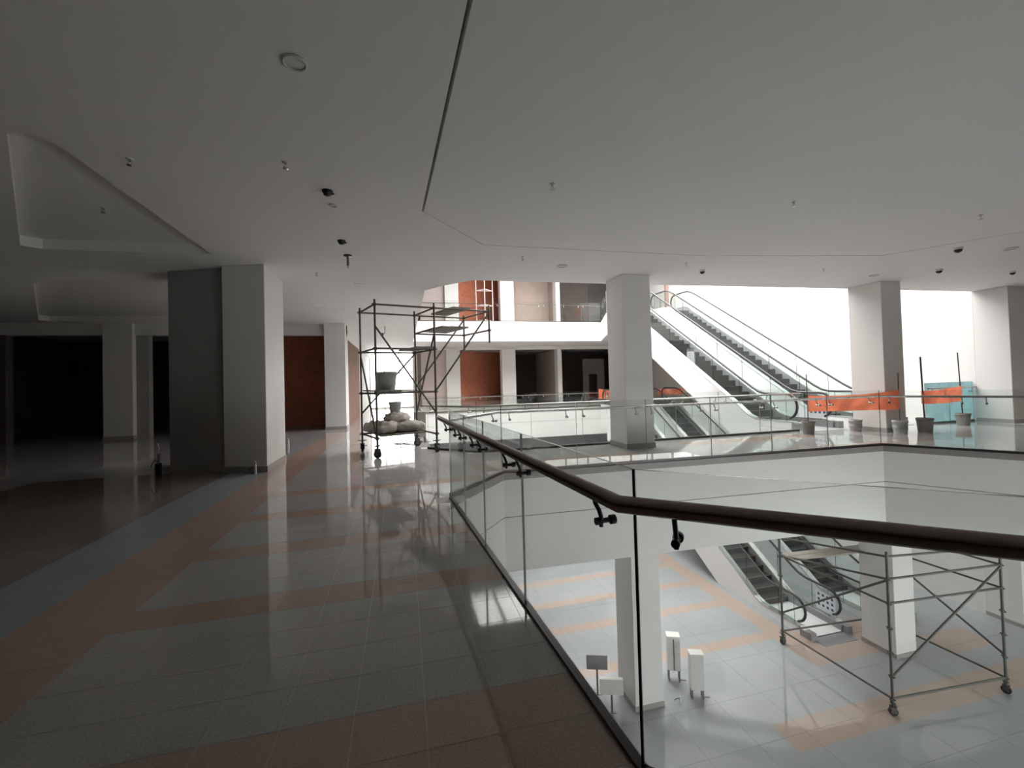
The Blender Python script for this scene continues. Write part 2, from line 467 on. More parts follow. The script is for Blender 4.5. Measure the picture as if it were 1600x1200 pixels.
# dark trim on the slab edges
def edge_strip(poly, z0, z1, t, m, parent, skip=()):
    inner = offset_poly(poly, -t)
    n = len(poly)
    for i in range(n):
        if i in skip: continue
        j = (i + 1) % n
        MB().prism([poly[i], poly[j], inner[j], inner[i]], z0, z1).build('edge_trim', m, parent)
edge_strip(HOLE_A, -.11, .004, .012, edge_trim, floor)
edge_strip(VOID, -.06, .004, .012, edge_trim, floor, skip=(1, 2, 3, 6, 7))

# ------------------------------------------------------------------ lower floor
mb = MB(); mb.box(X0, X1, Y0, Y1, ZL - .3, ZL - .004)
floor_l = tag(mb.build('floor_lower', [terr_low]), 'lower level floor of pale grey terrazzo with peach bands', kind='structure')
LP = 1.17
pm = MB(); tile_box(pm, 0, 0, LP - .004, LP - .004, -.004, 0)
panel_me = pm.mesh('floor_panel'); panel_me.materials.append(terr_low)
for i in range(0, 13):
    for j in range(2, 16):
        o = bpy.data.objects.new('floor_panel', panel_me); C.objects.link(o)
        o.location = (2.0 + i * LP + LP / 2, 2.6 + j * LP - LP + LP / 2, ZL); o.parent = floor_l

# ------------------------------------------------------------------ ceiling with slot and recesses
SLOT_O = [(.45, -3.0), (.44, 2.6), (.30, 5.97), (1.38, 7.25), (5.8, 7.22), (9.5, 6.62), (10.55, 4.95), (11.1, -3.0)]
SLOT_I = offset_poly(SLOT_O, -.032)
TRI1 = [(-3.25, 4.80), (-3.12, 4.95), (-3.18, 8.50), (-5.60, 8.58), (-5.78, 8.42), (-3.42, 4.85)]
TRI2 = [(-7.35, 11.10), (-6.5, 10.70), (-4.5, 10.85), (-5.6, 16.6), (-10.9, 16.95), (-11.05, 16.75), (-7.6, 11.4)]
mb = MB()
holed(mb, OUT, [VOID_UP, SLOT_O, TRI1, TRI2], H, H + .16, 0, 0, 0)
mb.prism(SLOT_I, H, H + .16)
ceiling = tag(mb.build('ceiling', [ceil_m]), 'white plaster ceiling of the main level with a folded shadow slot', kind='structure')
mb = MB(); holed(mb, OUT, [VOID_UP], H + .161, ZU, 0, 1, 1)
tag(mb.build('floor_upper', [terr_low, white]), 'upper level floor slab edge around the escalator void', kind='structure')

# ------------------------------------------------------------------ roof, outer walls
mb = MB(); holed(mb, OUT, [[(3.3, 9.3), (16.85, 9.3), (16.85, 23.9), (3.3, 23.9)]], 10.0, 10.4)
roof = tag(mb.build('ceiling_roof', [ceil_m]), 'roof slab with the skylight opening above the escalator void', kind='structure')
for k in range(6):
    x = 4.6 + k * 2.2
    MB().box(x - .06, x + .06, 9.3, 23.9, 10.05, 10.3).build('skylight_beam', frame_m, roof)
def wall(name, x0, x1, y0, y1, z0, z1, m, label):
    return tag(MB().box(x0, x1, y0, y1, z0, z1).build(name, m), label, kind='structure')
wall('wall_left', X0 - .3, X0, Y0, Y1, ZL, 10.4, raw_brick, 'unplastered outer wall on the dark left side')
# wall behind the viewer, with an added, unseen glazed front that lets light into the lower level
mb = MB()
bx0, bx1, bz0, bz1 = 6.0, 17.0, ZL + .1, -1.9
mb.box(X0, bx0, Y0 - .3, Y0, ZL, 10.4); mb.box(bx1, X1, Y0 - .3, Y0, ZL, 10.4); mb.box(bx0, bx1, Y0 - .3, Y0, ZL, bz0); mb.box(bx0, bx1, Y0 - .3, Y0, bz1, 10.4)
tag(mb.build('wall_back', [raw_brick]), 'unplastered outer wall behind the viewer', kind='structure')
w_ = tag(MB().box(bx0, bx1, Y0 - .2, Y0 - .05, bz0, bz0 + .06).box(bx0, bx1, Y0 - .2, Y0 - .05, bz1 - .06, bz1).build('added_window_3', frame_m), 'unseen glazed front added behind the viewer to light the lower level', kind='structure')
for k in range(10):
    x = bx0 + k * (bx1 - bx0 - .06) / 9
    MB().box(x, x + .06, Y0 - .2, Y0 - .05, bz0 + .06, bz1 - .06).build('mullion', frame_m, w_)
for k in range(9):
    x = bx0 + k * (bx1 - bx0 - .06) / 9
    MB().box(x + .06, x + (bx1 - bx0 - .06) / 9, Y0 - .13, Y0 - .118, bz0 + .06, bz1 - .06).build('pane', glass_win, w_)
wall('wall_escalator', 16.77, 17.6, 9.22, 21.4, ZL, 10.0, white, 'tall bright white wall beside the escalators')
# right outer wall with a glazed lower facade added out of view to brighten the ceiling
mb = MB()
mb.box(X1, X1 + .3, 1.2, Y1, ZL, 10.4); mb.box(X1, X1 + .3, Y0, 1.2, -2.0, 10.4)
mb.box(X1, X1 + .3, Y0, -6.0, ZL, -2.0); mb.box(X1, X1 + .3, -6.0, 1.2, ZL, ZL + .1)
tag(mb.build('wall_right', [white]), 'outer wall on the right side above an added glazed lower facade', kind='structure')
for nm, za, zb in (('added_window_2', ZL + .1, -2.0),):
    w_ = tag(MB().box(X1, X1 + .12, -6.0, 1.2, za, za + .06).box(X1, X1 + .12, -6.0, 1.2, zb - .06, zb).build(nm, frame_m), 'unseen glazed facade added on the right to light the lower level and ceiling', kind='structure')
    for k in range(6): MB().box(X1, X1 + .1, -6.0 + k * 1.428, -5.94 + k * 1.428, za + .06, zb - .06).build('mullion', frame_m, w_)
    for k in range(5): MB().box(X1 + .04, X1 + .052, -5.94 + k * 1.428, -4.572 + k * 1.428, za + .06, zb - .06).build('pane', glass_win, w_)
# far end wall with the bright corridor window
mb = MB(); yb = 31.0
mb.box(X0, -2.2, yb, yb + .3, ZL, 10.0); mb.box(.75, X1, yb + 2.6, yb + 2.9, ZL, 10.0)
mb.box(-2.2, .75, yb, yb + .3, ZL, -.02); mb.box(-2.2, .75, yb, yb + .3, 4.05, 10.0); mb.box(.75, 1.0, yb, yb + 2.9, ZL, 10.0)
tag(mb.build('wall_far', [white]), 'far end wall with the tall corridor window', kind='structure')
win = tag(MB().box(-2.2, -2.13, yb, yb + .12, 0, 4.05).box(.68, .75, yb, yb + .12, 0, 4.05).box(-2.2, .75, yb, yb + .12, 3.98, 4.05).box(-2.2, .75, yb, yb + .12, 0, .07).build('window_1', frame_m),
          'full height bright window closing the far corridor', kind='structure')
for k in range(1, 3):
    x = -2.2 + k * .983
    MB().box(x - .03, x + .03, yb, yb + .1, .07, 3.98).build('mullion', frame_m, win)
for k in range(3):
    x = -2.17 + k * .97
    MB().box(x + .03, x + .96, yb + .04, yb + .052, .07, 3.98).build('pane', glass_win, win)

# ------------------------------------------------------------------ columns
def column(name, poly, z0, z1, label, m=col_white, base=True, group=None):
    t = thing(name, label, 'column', (0, 0, 0), group=group)
    mb = MB().prism(poly, z0 + .001, z1 - .001)
    bevel(mb.build('shaft', m, t), .012, 2)
    if base:
        mb = MB(); mb.prism(offset_poly(poly, .014), z0, z0 + .11)
        mb.build('skirting', base_grey, t)
    return t
def rect(x0, x1, y0, y1): return [(x0, y0), (x1, y0), (x1, y1), (x0, y1)]
CR, RR, WR = rect(4.80, 5.50, 8.72, 9.50), rect(12.04, 12.73, 8.45, 9.30), rect(16.77, 17.6, 8.42, 9.22)
column('column', CR, 0, H, 'square white column standing in front of the escalators, mid picture')
column('column', RR, 0, H, 'square white column beside the longer orange barrier net')
column('column', WR, 0, H, 'column at the right edge, joined to the bright white wall')
column('column', CR, ZL, SB, 'lower level white column seen through the near glass beside the white boxes')
column('column', RR, ZL, SB, 'lower level white column behind the lower scaffold')
column('column', WR, ZL, SB, 'lower level column at the foot of the white wall, right edge')
column('column', [(-2.50, 9.02), (-2.52, 10.42), (-3.28, 10.62), (-3.30, 9.27)], 0, H, 'large grey-white column on the left with a lit right face')
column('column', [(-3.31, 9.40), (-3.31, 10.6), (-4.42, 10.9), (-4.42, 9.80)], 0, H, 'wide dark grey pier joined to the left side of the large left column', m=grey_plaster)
column('column', rect(-2.78, -2.05, 17.05, 17.85), 0, H, 'white column at the corner of the far red shop wall')
column('column', rect(-9.7, -8.85, 17.3, 18.1), 0, H, 'dim white pier between the two dark shop openings on the left')

# ------------------------------------------------------------------ left shops
def shop_room(name, x0, x1, y0, y1, z0, z1, label, m, back=True, left=True, right=True, top=None, ym=None):
    mb = MB()
    if back: mb.box(x0, x1, y1, y1 + .15, z0, z1)
    if left: mb.box(x0 - .15, x0, y0, y1 + .15, z0, z1)
    if right: mb.box(x1, x1 + .15, y0, y1 + .15, z0, z1)
    return tag(mb.build(name, m), label, kind='structure')
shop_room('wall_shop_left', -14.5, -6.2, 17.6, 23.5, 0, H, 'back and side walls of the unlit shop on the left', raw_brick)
wall('trim_1', -15, -2.05, 17.42, 17.75, 3.52, H, white, 'white lintel band above the left shop openings')
wall('wall_shop_pier', -8.85, -8.48, 17.5, 17.75, 0, 3.52, grey_plaster, 'narrow grey pier beside the dim white pier')
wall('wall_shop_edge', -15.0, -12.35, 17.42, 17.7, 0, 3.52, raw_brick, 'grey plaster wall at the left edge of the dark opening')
wall('wall_red', -6.2, -2.4, 19.4, 19.6, 0, H, brick, 'red brick shop wall behind the large left column')
wall('wall_corridor_brown', -2.35, -2.15, 17.85, 23.4, 0, 3.46, brick_tan, 'brown brick wall receding along the far corridor')
wall('trim_2', -2.36, -2.12, 17.85, 31.0, 3.46, H, white, 'white soffit band over the corridor wall')
wall('wall_corridor_end', -2.36, -2.2, 23.4, 31.0, 0, 3.46, white, 'white stretch of corridor wall next to the bright window')

# ------------------------------------------------------------------ far shops, three storeys
YF = 27.6
def far_level(z0, z1, zl, tier, word):
    p = lambda a, b, y0, y1, za, zb, m, name, label: wall(name, a, b, y0, y1, za, zb, m, label)
    p(.9, X1, YF, YF + .3, zl, z1, white, 'trim_lintel_' + tier, 'white lintel over the far %s shops' % word)
    cols = ((2.69, 3.56, 'bright white pier at the corridor end of the far %s shop row'), (6.3, 7.22, 'white pier beside the red brick bay of the far %s shop row'),
            (10.15, 10.45, 'slim white post dividing the dark bays of the far %s shop row'))
    for a, b, l in cols:
        t = thing('shop_pier', l % word, 'pier', (0, 0, 0))
        bevel(MB().box(a, b, YF - .12, YF + .5, z0 + .001, zl + .02).build('shaft', col_white, t), .01)
    # bay a: beige panel; bay b: slanted red brick; bay c and d: rooms
    p(1.15, 2.69, YF + .12, YF + .24, z0, zl, beige_panel, 'wall_panel_' + tier, 'beige closing panel beside the corridor, far %s row' % word)
    tag(MB().prism([(3.3, YF + .52), (6.85, YF + 2.9), (6.85, YF + 3.1), (3.3, YF + .72)], z0, zl).build('wall_brick_' + tier, brick), 'slanted red brick wall inside the far %s shop bay' % word, kind='structure')
    p(6.9, 7.1, YF + .52, YF + 5.5, z0, zl, brick if tier == 'upper' else brick_tan, 'wall_divider_' + tier, 'brick divider between two far %s shop bays' % word)
    yb2 = YF + (1.6 if tier == 'upper' else 5.0)
    p(7.1, 10.25, yb2, yb2 + .2, z0, zl, tan_wall if tier == 'upper' else dark_block_shade, 'wall_tan_' + tier, 'back wall of the far %s middle bay, tan above, shade-toned on the main level' % word)  # main level wall darkened in colour to stand for the unlit room
    p(10.22, 10.4, YF + .52, YF + 5.4, z0, zl, tan_wall, 'wall_divider_b_' + tier, 'tan divider wall beside the slim post, far %s row' % word)
    yb3 = YF + (.9 if tier == 'upper' else 4.6)
    p(10.4, 13.0 if tier == 'upper' else X1, yb3, yb3 + .2, z0, zl, dark_block_shade, 'wall_dark_' + tier, 'dark brick back wall of the far %s right bay, room shade in the main level tone' % word)
    t = thing('grey_partition', 'grey plaster partition with a doorway inside the far %s right bay' % word, 'partition')
    yp = YF + 1.2
    if tier == 'upper':
        MB().box(12.6, 12.85, yp, yp + 2, z0, zl - .25).build('jamb', col_white, t)
        MB().box(12.85, 13.95, yp + 2.2, yp + 2.4, z0, zl).build('wall_face', grey_plaster, t)
    else:
        MB().box(12.55, 13.0, yp, yp + .15, z0, 3.1).box(13.6, 14.2, yp, yp + .15, z0, 3.1).box(13.0, 13.6, yp, yp + .15, 2.0, 3.1).build('wall_face', raw_brick, t)  # main level partition coloured darker to match the room's shade
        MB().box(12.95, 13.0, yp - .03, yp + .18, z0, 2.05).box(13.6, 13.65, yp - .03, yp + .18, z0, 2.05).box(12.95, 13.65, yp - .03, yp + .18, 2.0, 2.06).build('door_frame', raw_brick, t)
    p(14.9, X1, yp + .2, yp + .4, z0, zl, tan_wall, 'wall_tan_b_' + tier, 'tan wall behind the escalator landing, far %s row' % word)
far_level(0, H, 3.72, 'main', 'main level')
far_level(ZU, 9.99, 9.2, 'upper', 'upper level')
wall('wall_far_lower', .62, 16.8, 26.5, 26.7, ZL, SB, sign_dark, 'dark shopfronts of the lower level below the far fascia')
# posts behind the top of the escalators
for x, y, l in ((15.35, 22.6, 'slim brown post behind the top of the right escalator'), (14.05, 22.6, 'slim brown post behind the top of the left escalator')):
    o = MB().box(x - .09, x + .09, y - .09, y + .09, ZU, 9.99).build('slim_post', post_brown)
    tag(bevel(o), l, 'post')

# ------------------------------------------------------------------ railings
def bracket_mesh():
    mb = MB()
    mb.tube([(0, 0, -.02), (0, .004, -.045), (0, .02, -.075), (0, .03, -.105), (0, .03, -.15)], .0095, 10)
    mb.tube([(0, .018, -.125), (0, .088, -.125)], .011, 12)
    mb.tube([(0, .004, -.125), (0, .03, -.125)], .016, 12)
    mb.tube([(0, .074, -.125), (0, .096, -.125)], .020, 16)
    return mb.mesh('bracket')
BR = bracket_mesh(); BR.materials.append(bracket_m)
BRS = BR.copy(); BRS.materials.clear(); BRS.materials.append(steel)
def pane_mesh(L, h, t, dark):
    mb = MB()
    v = [(0, -t / 2, 0), (L, -t / 2, 0), (L, t / 2, 0), (0, t / 2, 0), (0, -t / 2, h), (L, -t / 2, h), (L, t / 2, h), (0, t / 2, h)]
    mb.add(v, [(0, 1, 5, 4), (2, 3, 7, 6)], 0)
    mb.add(v, [(4, 5, 6, 7)], 1)
    mb.add(v, [(3, 0, 4, 7)], 1 if dark[0] else 2); mb.add(v, [(1, 2, 6, 5)], 1 if dark[1] else 2)
    return mb.mesh('glass_pane')
def railing(name, label, pts, splits, side, z, rail_m, br_me, gh=1.17, hz=1.035, rail_r=.0275, ext=(0, 0), gm=None, cat='railing', hr=True, base_h=.05, hoff=.095, trim_gap=.008, base_w=.030):
    """pts: plan polyline of the glass line; side=+1 handrail on the left of the direction of travel"""
    gm = gm or glass
    t = thing(name, label, cat, (pts[0][0], pts[0][1], z))
    ox, oy = pts[0]
    P = [Vector((p[0] - ox, p[1] - oy)) for p in pts]
    hp = []
    for i in range(len(P) - 1):
        a, b = P[i], P[i + 1]; d = b - a; L = d.length; d.normalize(); n = Vector((-d.y, d.x)) * side
        ang = math.atan2(d.y, d.x)
        sp = splits[i] if i < len(splits) else None
        if sp is None:
            k = max(1, round(L / 1.27)); sp = [L * q / k for q in range(k + 1)]
        else: sp = [0] + list(sp) + [L]
        mb = MB(); w = base_w
        q = [a + n * w, b + n * w, b - n * w, a - n * w]
        mb.prism([tuple(v) for v in q], 0, base_h)
        mb.build('base_channel', dark_metal, t)
        for k in range(len(sp) - 1):
            g = trim_gap if (k or i) else .002
            g0 = 0.004 if k == 0 else g / 2
            g1 = 0.004 if k == len(sp) - 2 else g / 2
            o = new_obj('glass_pane', pane_mesh(sp[k + 1] - sp[k] - g0 - g1, gh - base_h + .01, .014, (k == 0 and i > 0, k == len(sp) - 2 and i < len(P) - 2)), t, [gm, glass_edge, glass_joint])
            st = a + d * (sp[k] + g0)
            o.location = (st.x, st.y, base_h - .01); o.rotation_euler = (0, 0, ang)
            if hr:
                L2 = sp[k + 1] - sp[k]
                offs = (.16, L2 - .16) if L2 > .7 else (L2 / 2,)
                for s_ in offs:
                    c = a + d * (sp[k] + s_) + n * hoff
                    br = bpy.data.objects.new('bracket', br_me); C.objects.link(br); br.parent = t
                    br.location = (c.x, c.y, hz); br.rotation_euler = (0, 0, ang + (math.pi if side > 0 else 0))
        hp.append((a + n * hoff, b + n * hoff, d))
    if hr:
        line = [hp[0][0] - hp[0][2] * ext[0]]
        for i in range(len(hp) - 1):
            a, d1 = hp[i][0], hp[i][2]; b, d2_ = hp[i + 1][0], hp[i + 1][2]
            den = d1.x * d2_.y - d1.y * d2_.x
            if abs(den) < 1e-6: line.append(hp[i][1]); continue
            s_ = ((b - a).x * d2_.y - (b - a).y * d2_.x) / den
            line.append(a + d1 * s_)
        line.append(hp[-1][1] + hp[-1][2] * ext[1])
        MB().tube([(p.x, p.y, hz) for p in line], rail_r, 20).build('handrail', rail_m, t)
    return t
# near balustrade: from the far-left end, past the corner, to the right
d2v = Vector((.71, -.70))
railing('glass_balustrade', 'near glass balustrade with dark bronze handrail along the opening edge in the foreground',
        [(.60, 5.95), (.885, 1.56), (5.05, -2.25)], [[.98, 1.9, 3.02], [1.62, 3.1, 4.4]], -1, 0, bronze, BR, ext=(.36, 0), gh=1.19, hz=1.073, rail_r=.033, base_h=.02, base_w=.020)
railing('glass_balustrade', 'glass balustrade with steel handrail across the far edge of the near opening',
        [(.615, 6.02), (1.62, 7.26), (9.80, 7.0), (11.25, 4.65), (11.25, 1.0)], [], 1, 0, steel, BRS, rail_r=.022)
railing('glass_balustrade', 'glass balustrade with steel handrail in front of the escalator void, behind the middle column',
        [(.56, 10.68), (1.58, 9.6), (10.5, 9.6)], [], -1, 0, steel, BRS, rail_r=.022, ext=(.1, 0))
railing('glass_balustrade', 'short glass balustrade wrapped in pale blue film by the white wall',
        [(14.80, 9.32), (16.78, 9.32)], [], -1, 0, steel, BRS, rail_r=.022, gm=glass_blue, gh=1.2)
railing('glass_balustrade', 'glass balustrade along the far edge of the void on the main level',
        [(.62, 24.1), (11.9, 24.1), (10.5, 21.1)], [], 1, -.25, steel, BRS, rail_r=.022, base_h=.3)
railing('glass_balustrade', 'glass balustrade on the upper level above the white fascia',
        [(.5, 11.1), (.5, 24.1), (11.75, 24.1), (10.5, 20.8)], [], 1, ZU, steel, BRS, rail_r=.022)

# ------------------------------------------------------------------ escalators
def escalator(xl, z0, rise, label, steel_out, pit, sign, group):
    """runs up along +Y; xl = plane of the left balustrade"""
    Wd = 1.25; xr = xl + Wd; SL = .62
    t = thing('escalator', label, 'escalator', (xl + Wd / 2, 9.8, z0), group=group)
    ox, oy = xl + Wd / 2, 9.8
    def L(pts): return [(p[0] - ox, p[1] - oy, p[2]) for p in pts]
    top = 11.4 + rise / SL
    deck = [(9.75, .16), (10.0, .2), (11.2, .2), (11.55, .27), (11.9, .22 + .5 * SL)] + [(top - .4, rise + .22 - .4 * SL), (top, rise + .17), (top + .4, rise + .22), (top + 1.6, rise + .22)]
    deck = [(9.75, .16), (10.0, .2), (11.1, .2), (11.35, .225), (11.6, .315), (12.0, .22 + .6 * SL), (top - .6, rise + .22 - .6 * SL), (top - .2, rise + .12), (top + .1, rise + .2), (top + 1.5, rise + .22)]
    if pit:
        under = [(9.75, -.9), (11.5, -.9)]
        yb_ = 11.5
        und = lambda y: -.9 + (y - 11.5) * SL
    else:
        under = [(9.75, .0), (13.24, .0)]; und = lambda y: (y - 13.24) * SL
    y_top_u = top + .1
    under += [(y_top_u, und(y_top_u)), (top + 1.5, und(y_top_u))]
    prof = deck + under[::-1]
    # claddings on both sides
    for side, x in ((-1, xl), (1, xr)):
        xo = x + side * .085; xi = x + side * .06
        a, b = (xo, xi) if side < 0 else (xi, xo)
        n = len(prof); nd = len(deck); mb = MB()
        vs = [(a - ox, y - oy, z) for y, z in prof] + [(b - ox, y - oy, z) for y, z in prof]
        fs = []
        # tessellate the profile
        tr = tessellate_polygon([[Vector((y, z, 0)) for y, z in prof]])
        for q in tr: fs.append(tuple(q)); fs.append(tuple(i + n for i in reversed(q)))
        for i in range(n): j = (i + 1) % n; fs.append((i, j, j + n, i + n))
        mb.add(vs, fs)
        o = mb.build('cladding', clad_m, t)
    # soffit
    mb = MB()
    for i in range(len(under) - 1):
        y0, za = under[i]; y1, zb = under[i + 1]
        mb.add(L([(xl - .08, y0, za), (xr + .08, y0, za), (xr + .08, y1, zb), (xl - .08, y1, zb)]), [(0, 1, 2, 3)])
        mb.add(L([(xl - .08, y0, za + .03), (xr + .08, y0, za + .03), (xr + .08, y1, zb + .03), (xl - .08, y1, zb + .03)]), [(3, 2, 1, 0)])
    mb.build('soffit', clad_m, t)
    # decks, inner skirts
    for side, x in ((-1, xl), (1, xr)):
        mb = MB(); x_o = x + side * .095; x_i = x - side * .10
        lo, hi = min(x_o, x_i), max(x_o, x_i)
        for i in range(len(deck) - 1):
            (y0, za), (y1, zb) = deck[i], deck[i + 1]
            v = L([(lo, y0, za), (hi, y0, za), (hi, y1, zb), (lo, y1, zb), (lo, y0, za + .025), (hi, y0, za + .025), (hi, y1, zb + .025), (lo, y1, zb + .025)])
            mb.add(v, [(0, 3, 2, 1), (4, 5, 6, 7), (1, 2, 6, 5), (3, 0, 4, 7)] + ([(0, 1, 5, 4)] if i == 0 else []) + ([(2, 3, 7, 6)] if i == len(deck) - 2 else []))
        mb.build('deck', deck_m, t)
        mb = MB(); xs = x - side * .115
        for i in range(len(deck) - 1):
            (y0, za), (y1, zb) = deck[i], deck[i + 1]
            a, b = min(xs, xs + side * .012), max(xs, xs + side * .012)
            v = L([(a, y0, za - .30), (b, y0, za - .30), (b, y1, zb - .30), (a, y1, zb - .30), (a, y0, za), (b, y0, za), (b, y1, zb), (a, y1, zb)])
            mb.add(v, [(4, 5, 6, 7), (0, 4, 7, 3), (1, 2, 6, 5), (0, 3, 2, 1)])
        mb.build('skirt_panel', comb_m, t)
        # handrail path
        r = .36; hzr = 1.0; topH = 11.17 + rise / SL
        path = []
        cy_, cz_ = 10.22, hzr - r
        for k in range(0, 11):
            a = math.radians(-80 - k * 17 + 0)
            path.append((x, cy_ + r * math.cos(math.radians(250 - k * 16)), cz_ + r * math.sin(math.radians(250 - k * 16))))
        path = [p for p in path]
        path += [(x, 10.7, hzr), (x, 10.95, hzr + .005), (x, 11.2, hzr + .06), (x, 11.45, hzr + .19)]
        path += [(x, topH - .5, rise + hzr - .5 * SL), (x, topH - .1, rise + hzr - .1 * SL - .035), (x, topH + .2, rise + hzr + .0), (x, topH + .5, rise + hzr + .015)]
        cy2 = topH + 1.25
        for k in range(0, 11):
            a = math.radians(90 - k * 16)
            path.append((x, cy2 + r * math.cos(a), rise + cz_ + .015 + r * math.sin(a)))
        mb = MB(); mb.tube(L(path), .036, 10)
        mb.build('handrail', rubber_rail, t)
        # glass panels between deck and handrail
        def zt(y):
            for i in range(11, len(path) - 12):
                if path[i][1] <= y <= path[i + 1][1]:
                    f_ = (y - path[i][1]) / max(1e-6, path[i + 1][1] - path[i][1]); return path[i][2] + f_ * (path[i + 1][2] - path[i][2]) - .03
            return hzr - .03 if y < 11 else rise + hzr - .015
        def zd(y):
            for i in range(len(deck) - 1):
                if deck[i][0] <= y <= deck[i + 1][0]:
                    f_ = (y - deck[i][0]) / (deck[i + 1][0] - deck[i][0]); return deck[i][1] + f_ * (deck[i + 1][1] - deck[i][1]) + .02
            return .2
        ys = [10.22, 10.75]
        y = 10.75
        while y + 1.3 < cy2: y += 1.24; ys.append(min(y, cy2))
        ys[-1] = cy2
        tg = .006
        def gpoly(poly):
            n = len(poly); mb = MB()
            vs = [(x - tg - ox, p[0] - oy, p[1]) for p in poly] + [(x + tg - ox, p[0] - oy, p[1]) for p in poly]
            mb.add(vs, [tuple(range(n - 1, -1, -1)), tuple(range(n, 2 * n))], 0)
            mb.add(vs, [(i, (i + 1) % n, (i + 1) % n + n, i + n) for i in range(n)], 1)
            mb.build('glass_panel', [glass_esc, glass_edge], t)
        gpoly([(cy_ + (r - .03) * math.cos(math.radians(q)), cz_ + (r - .03) * math.sin(math.radians(q))) for q in range(90, 251, 16)] + [(10.22, .22)])
        for i in range(len(ys) - 1):
            a, b = ys[i] + .004, ys[i + 1] - .004
            sub = [a + (b - a) * q / 5 for q in range(6)]
            gpoly([(q, zd(q)) for q in sub] + [(q, zt(q)) for q in reversed(sub)])
        gpoly([(cy2 + (r - .03) * math.cos(math.radians(q)), rise + cz_ + (r - .03) * math.sin(math.radians(q))) for q in range(90, -71, -16)] + [(cy2, rise + .24)])
        # newel base box
        MB().box(x - .09 - ox, x + .09 - ox, 9.62 - oy, 9.98 - oy, 0, .2).build('newel_base', comb_m, t)
    # steps
    sm = MB(); hw = Wd / 2 - .12
    run = .2 / SL
    sm.box(-hw, hw, 0, run + .02, -.03, 0, 0); sm.box(-hw, hw, -.012, .012, -.2, -.004, 0)
    sm.box(-hw, hw, -.014, .02, -.003, .001, 1); sm.box(-hw, -hw + .03, 0, run, -.002, .0015, 1); sm.box(hw - .03, hw, 0, run, -.002, .0015, 1)
    for k in range(10):
        xx = -hw + (k + .5) * 2 * hw / 10
        sm.box(xx - .006, xx + .006, .02, run, 0, .004, 0)
    sme = sm.mesh('step'); sme.materials.append(step_m); sme.materials.append(step_edge)
    zz = 0; y = 10.55
    while y < top + .9:
        z = max(0, min(rise, math.floor(((y - 11.25) * SL) / .2 + 1e-6) * .2 + .2)) if y > 11.2 else 0
        o = bpy.data.objects.new('step', sme); C.objects.link(o); o.parent = t; o.location = (0, y - oy, z)
        y += run
    # landing plates
    MB().box(-hw - .05, hw + .05, 9.35 - oy, 10.56 - oy, -.02, .008).build('landing_plate', comb_m, t)
    MB().box(-hw - .05, hw + .05, top + .85 - oy, top + 1.9 - oy, rise - .02, rise + .008).build('landing_plate', comb_m, t)
    mb = MB(); mb.box(-hw, hw, 10.42 - oy, 10.58 - oy, .004, .016)
    mb.build('comb', step_edge, t)
    if sign:
        x = xr - .012 - ox
        s = MB().box(x - .006, x, 10.0 - oy, 10.62 - oy, .26, .80).build('notice_panel', pict_w, t)
        s['label'] = 'white notice panel with small dark pictograms'
        for r_ in range(3):
            for c_ in range(4):
                yy = 10.06 + c_ * .14; zz = .72 - r_ * .15
                MB().box(x - .009, x - .005, yy - oy, yy + .07 - oy, zz - .035, zz + .035).build('pictogram', pict_m, s)
    return t
U1, U2 = 10.76, 13.22
escalator(U1, 0, ZU, 'left escalator of the upper pair, white cladding facing the atrium', True, True, True, 'upper escalators')
escalator(U2, 0, ZU, 'right escalator of the upper pair, next to the bright white wall', False, True, False, 'upper escalators')
escalator(U1, ZL, -ZL, 'left escalator of the lower pair, seen below behind the scaffold', True, False, True, 'lower escalators')
escalator(U2, ZL, -ZL, 'right escalator of the lower pair, partly behind the lower column', False, False, False, 'lower escalators')

# ------------------------------------------------------------------ scaffolds
def pipe(parent, name, a, b, r=.021, m=scaf_m, n=8):
    return MB().tube([a, b], r, n).build(name, m, parent)
def coupler_mesh(m):
    mb = MB(); mb.tube([(0, 0, -.03), (0, 0, .03)], .036, 10); mb.box(-.06, .06, -.012, .012, -.012, .012); mb.box(-.012, .012, -.06, .06, -.012, .012)
    me = mb.mesh('coupler'); me.materials.append(m); return me
def caster_mesh():
    mb = MB()
    mb.tube([(-.025, 0, .085), (.025, 0, .085)], .085, 18)
    return mb
def caster(parent, x, y, rz, m):
    c = MB(); c.lathe([(.05, .25), (.055, .262)], 14); c.tube([(0, 0, .17), (0, 0, .32)], .024, 10)
    c.box(-.042, -.030, -.05, .05, .06, .20); c.box(.030, .042, -.05, .05, .06, .20); c.box(-.042, .042, -.05, .05, .185, .20)
    c.tube([(-.05, 0, .085), (.05, 0, .085)], .012, 8)
    c.box(-.10, .10, -.012, .012, .262, .275); c.box(.04, .10, -.015, .015, .13, .145)
    o = c.build('caster', m, parent); o.location = (x, y, 0); o.rotation_euler = (0, 0, rz)
    w = MB().tube([(-.026, 0, .085), (.026, 0, .085)], .085, 20).build('wheel', rubber, o)
    return o
def add_coupler(parent, me, p):
    o = bpy.data.objects.new('coupler', me); C.objects.link(o); o.parent = parent; o.location = p; return o
def plank(parent, name, a, b, w, th, m):
    """board from a to b (top centre line)"""
    a, b = Vector(a), Vector(b); d = (b - a); L = d.length; d.normalize()
    s = Vector((-d.y, d.x, 0)).normalized() * (w / 2); u = Vector((0, 0, th))
    v = [a - s - u, a + s - u, b + s - u, b - s - u, a - s, a + s, b + s, b - s]
    mb = MB(); mb.add(v, [(0, 1, 2, 3), (7, 6, 5, 4), (0, 4, 5, 1), (1, 5, 6, 2), (2, 6, 7, 3), (3, 7, 4, 0)])
    return mb.build(name, m, parent)
A = Vector((-.56, 9.77, 0)); B = Vector((.733, 10.12, 0)); D = Vector((-.97, 10.93, 0)); Cc = B + D - A
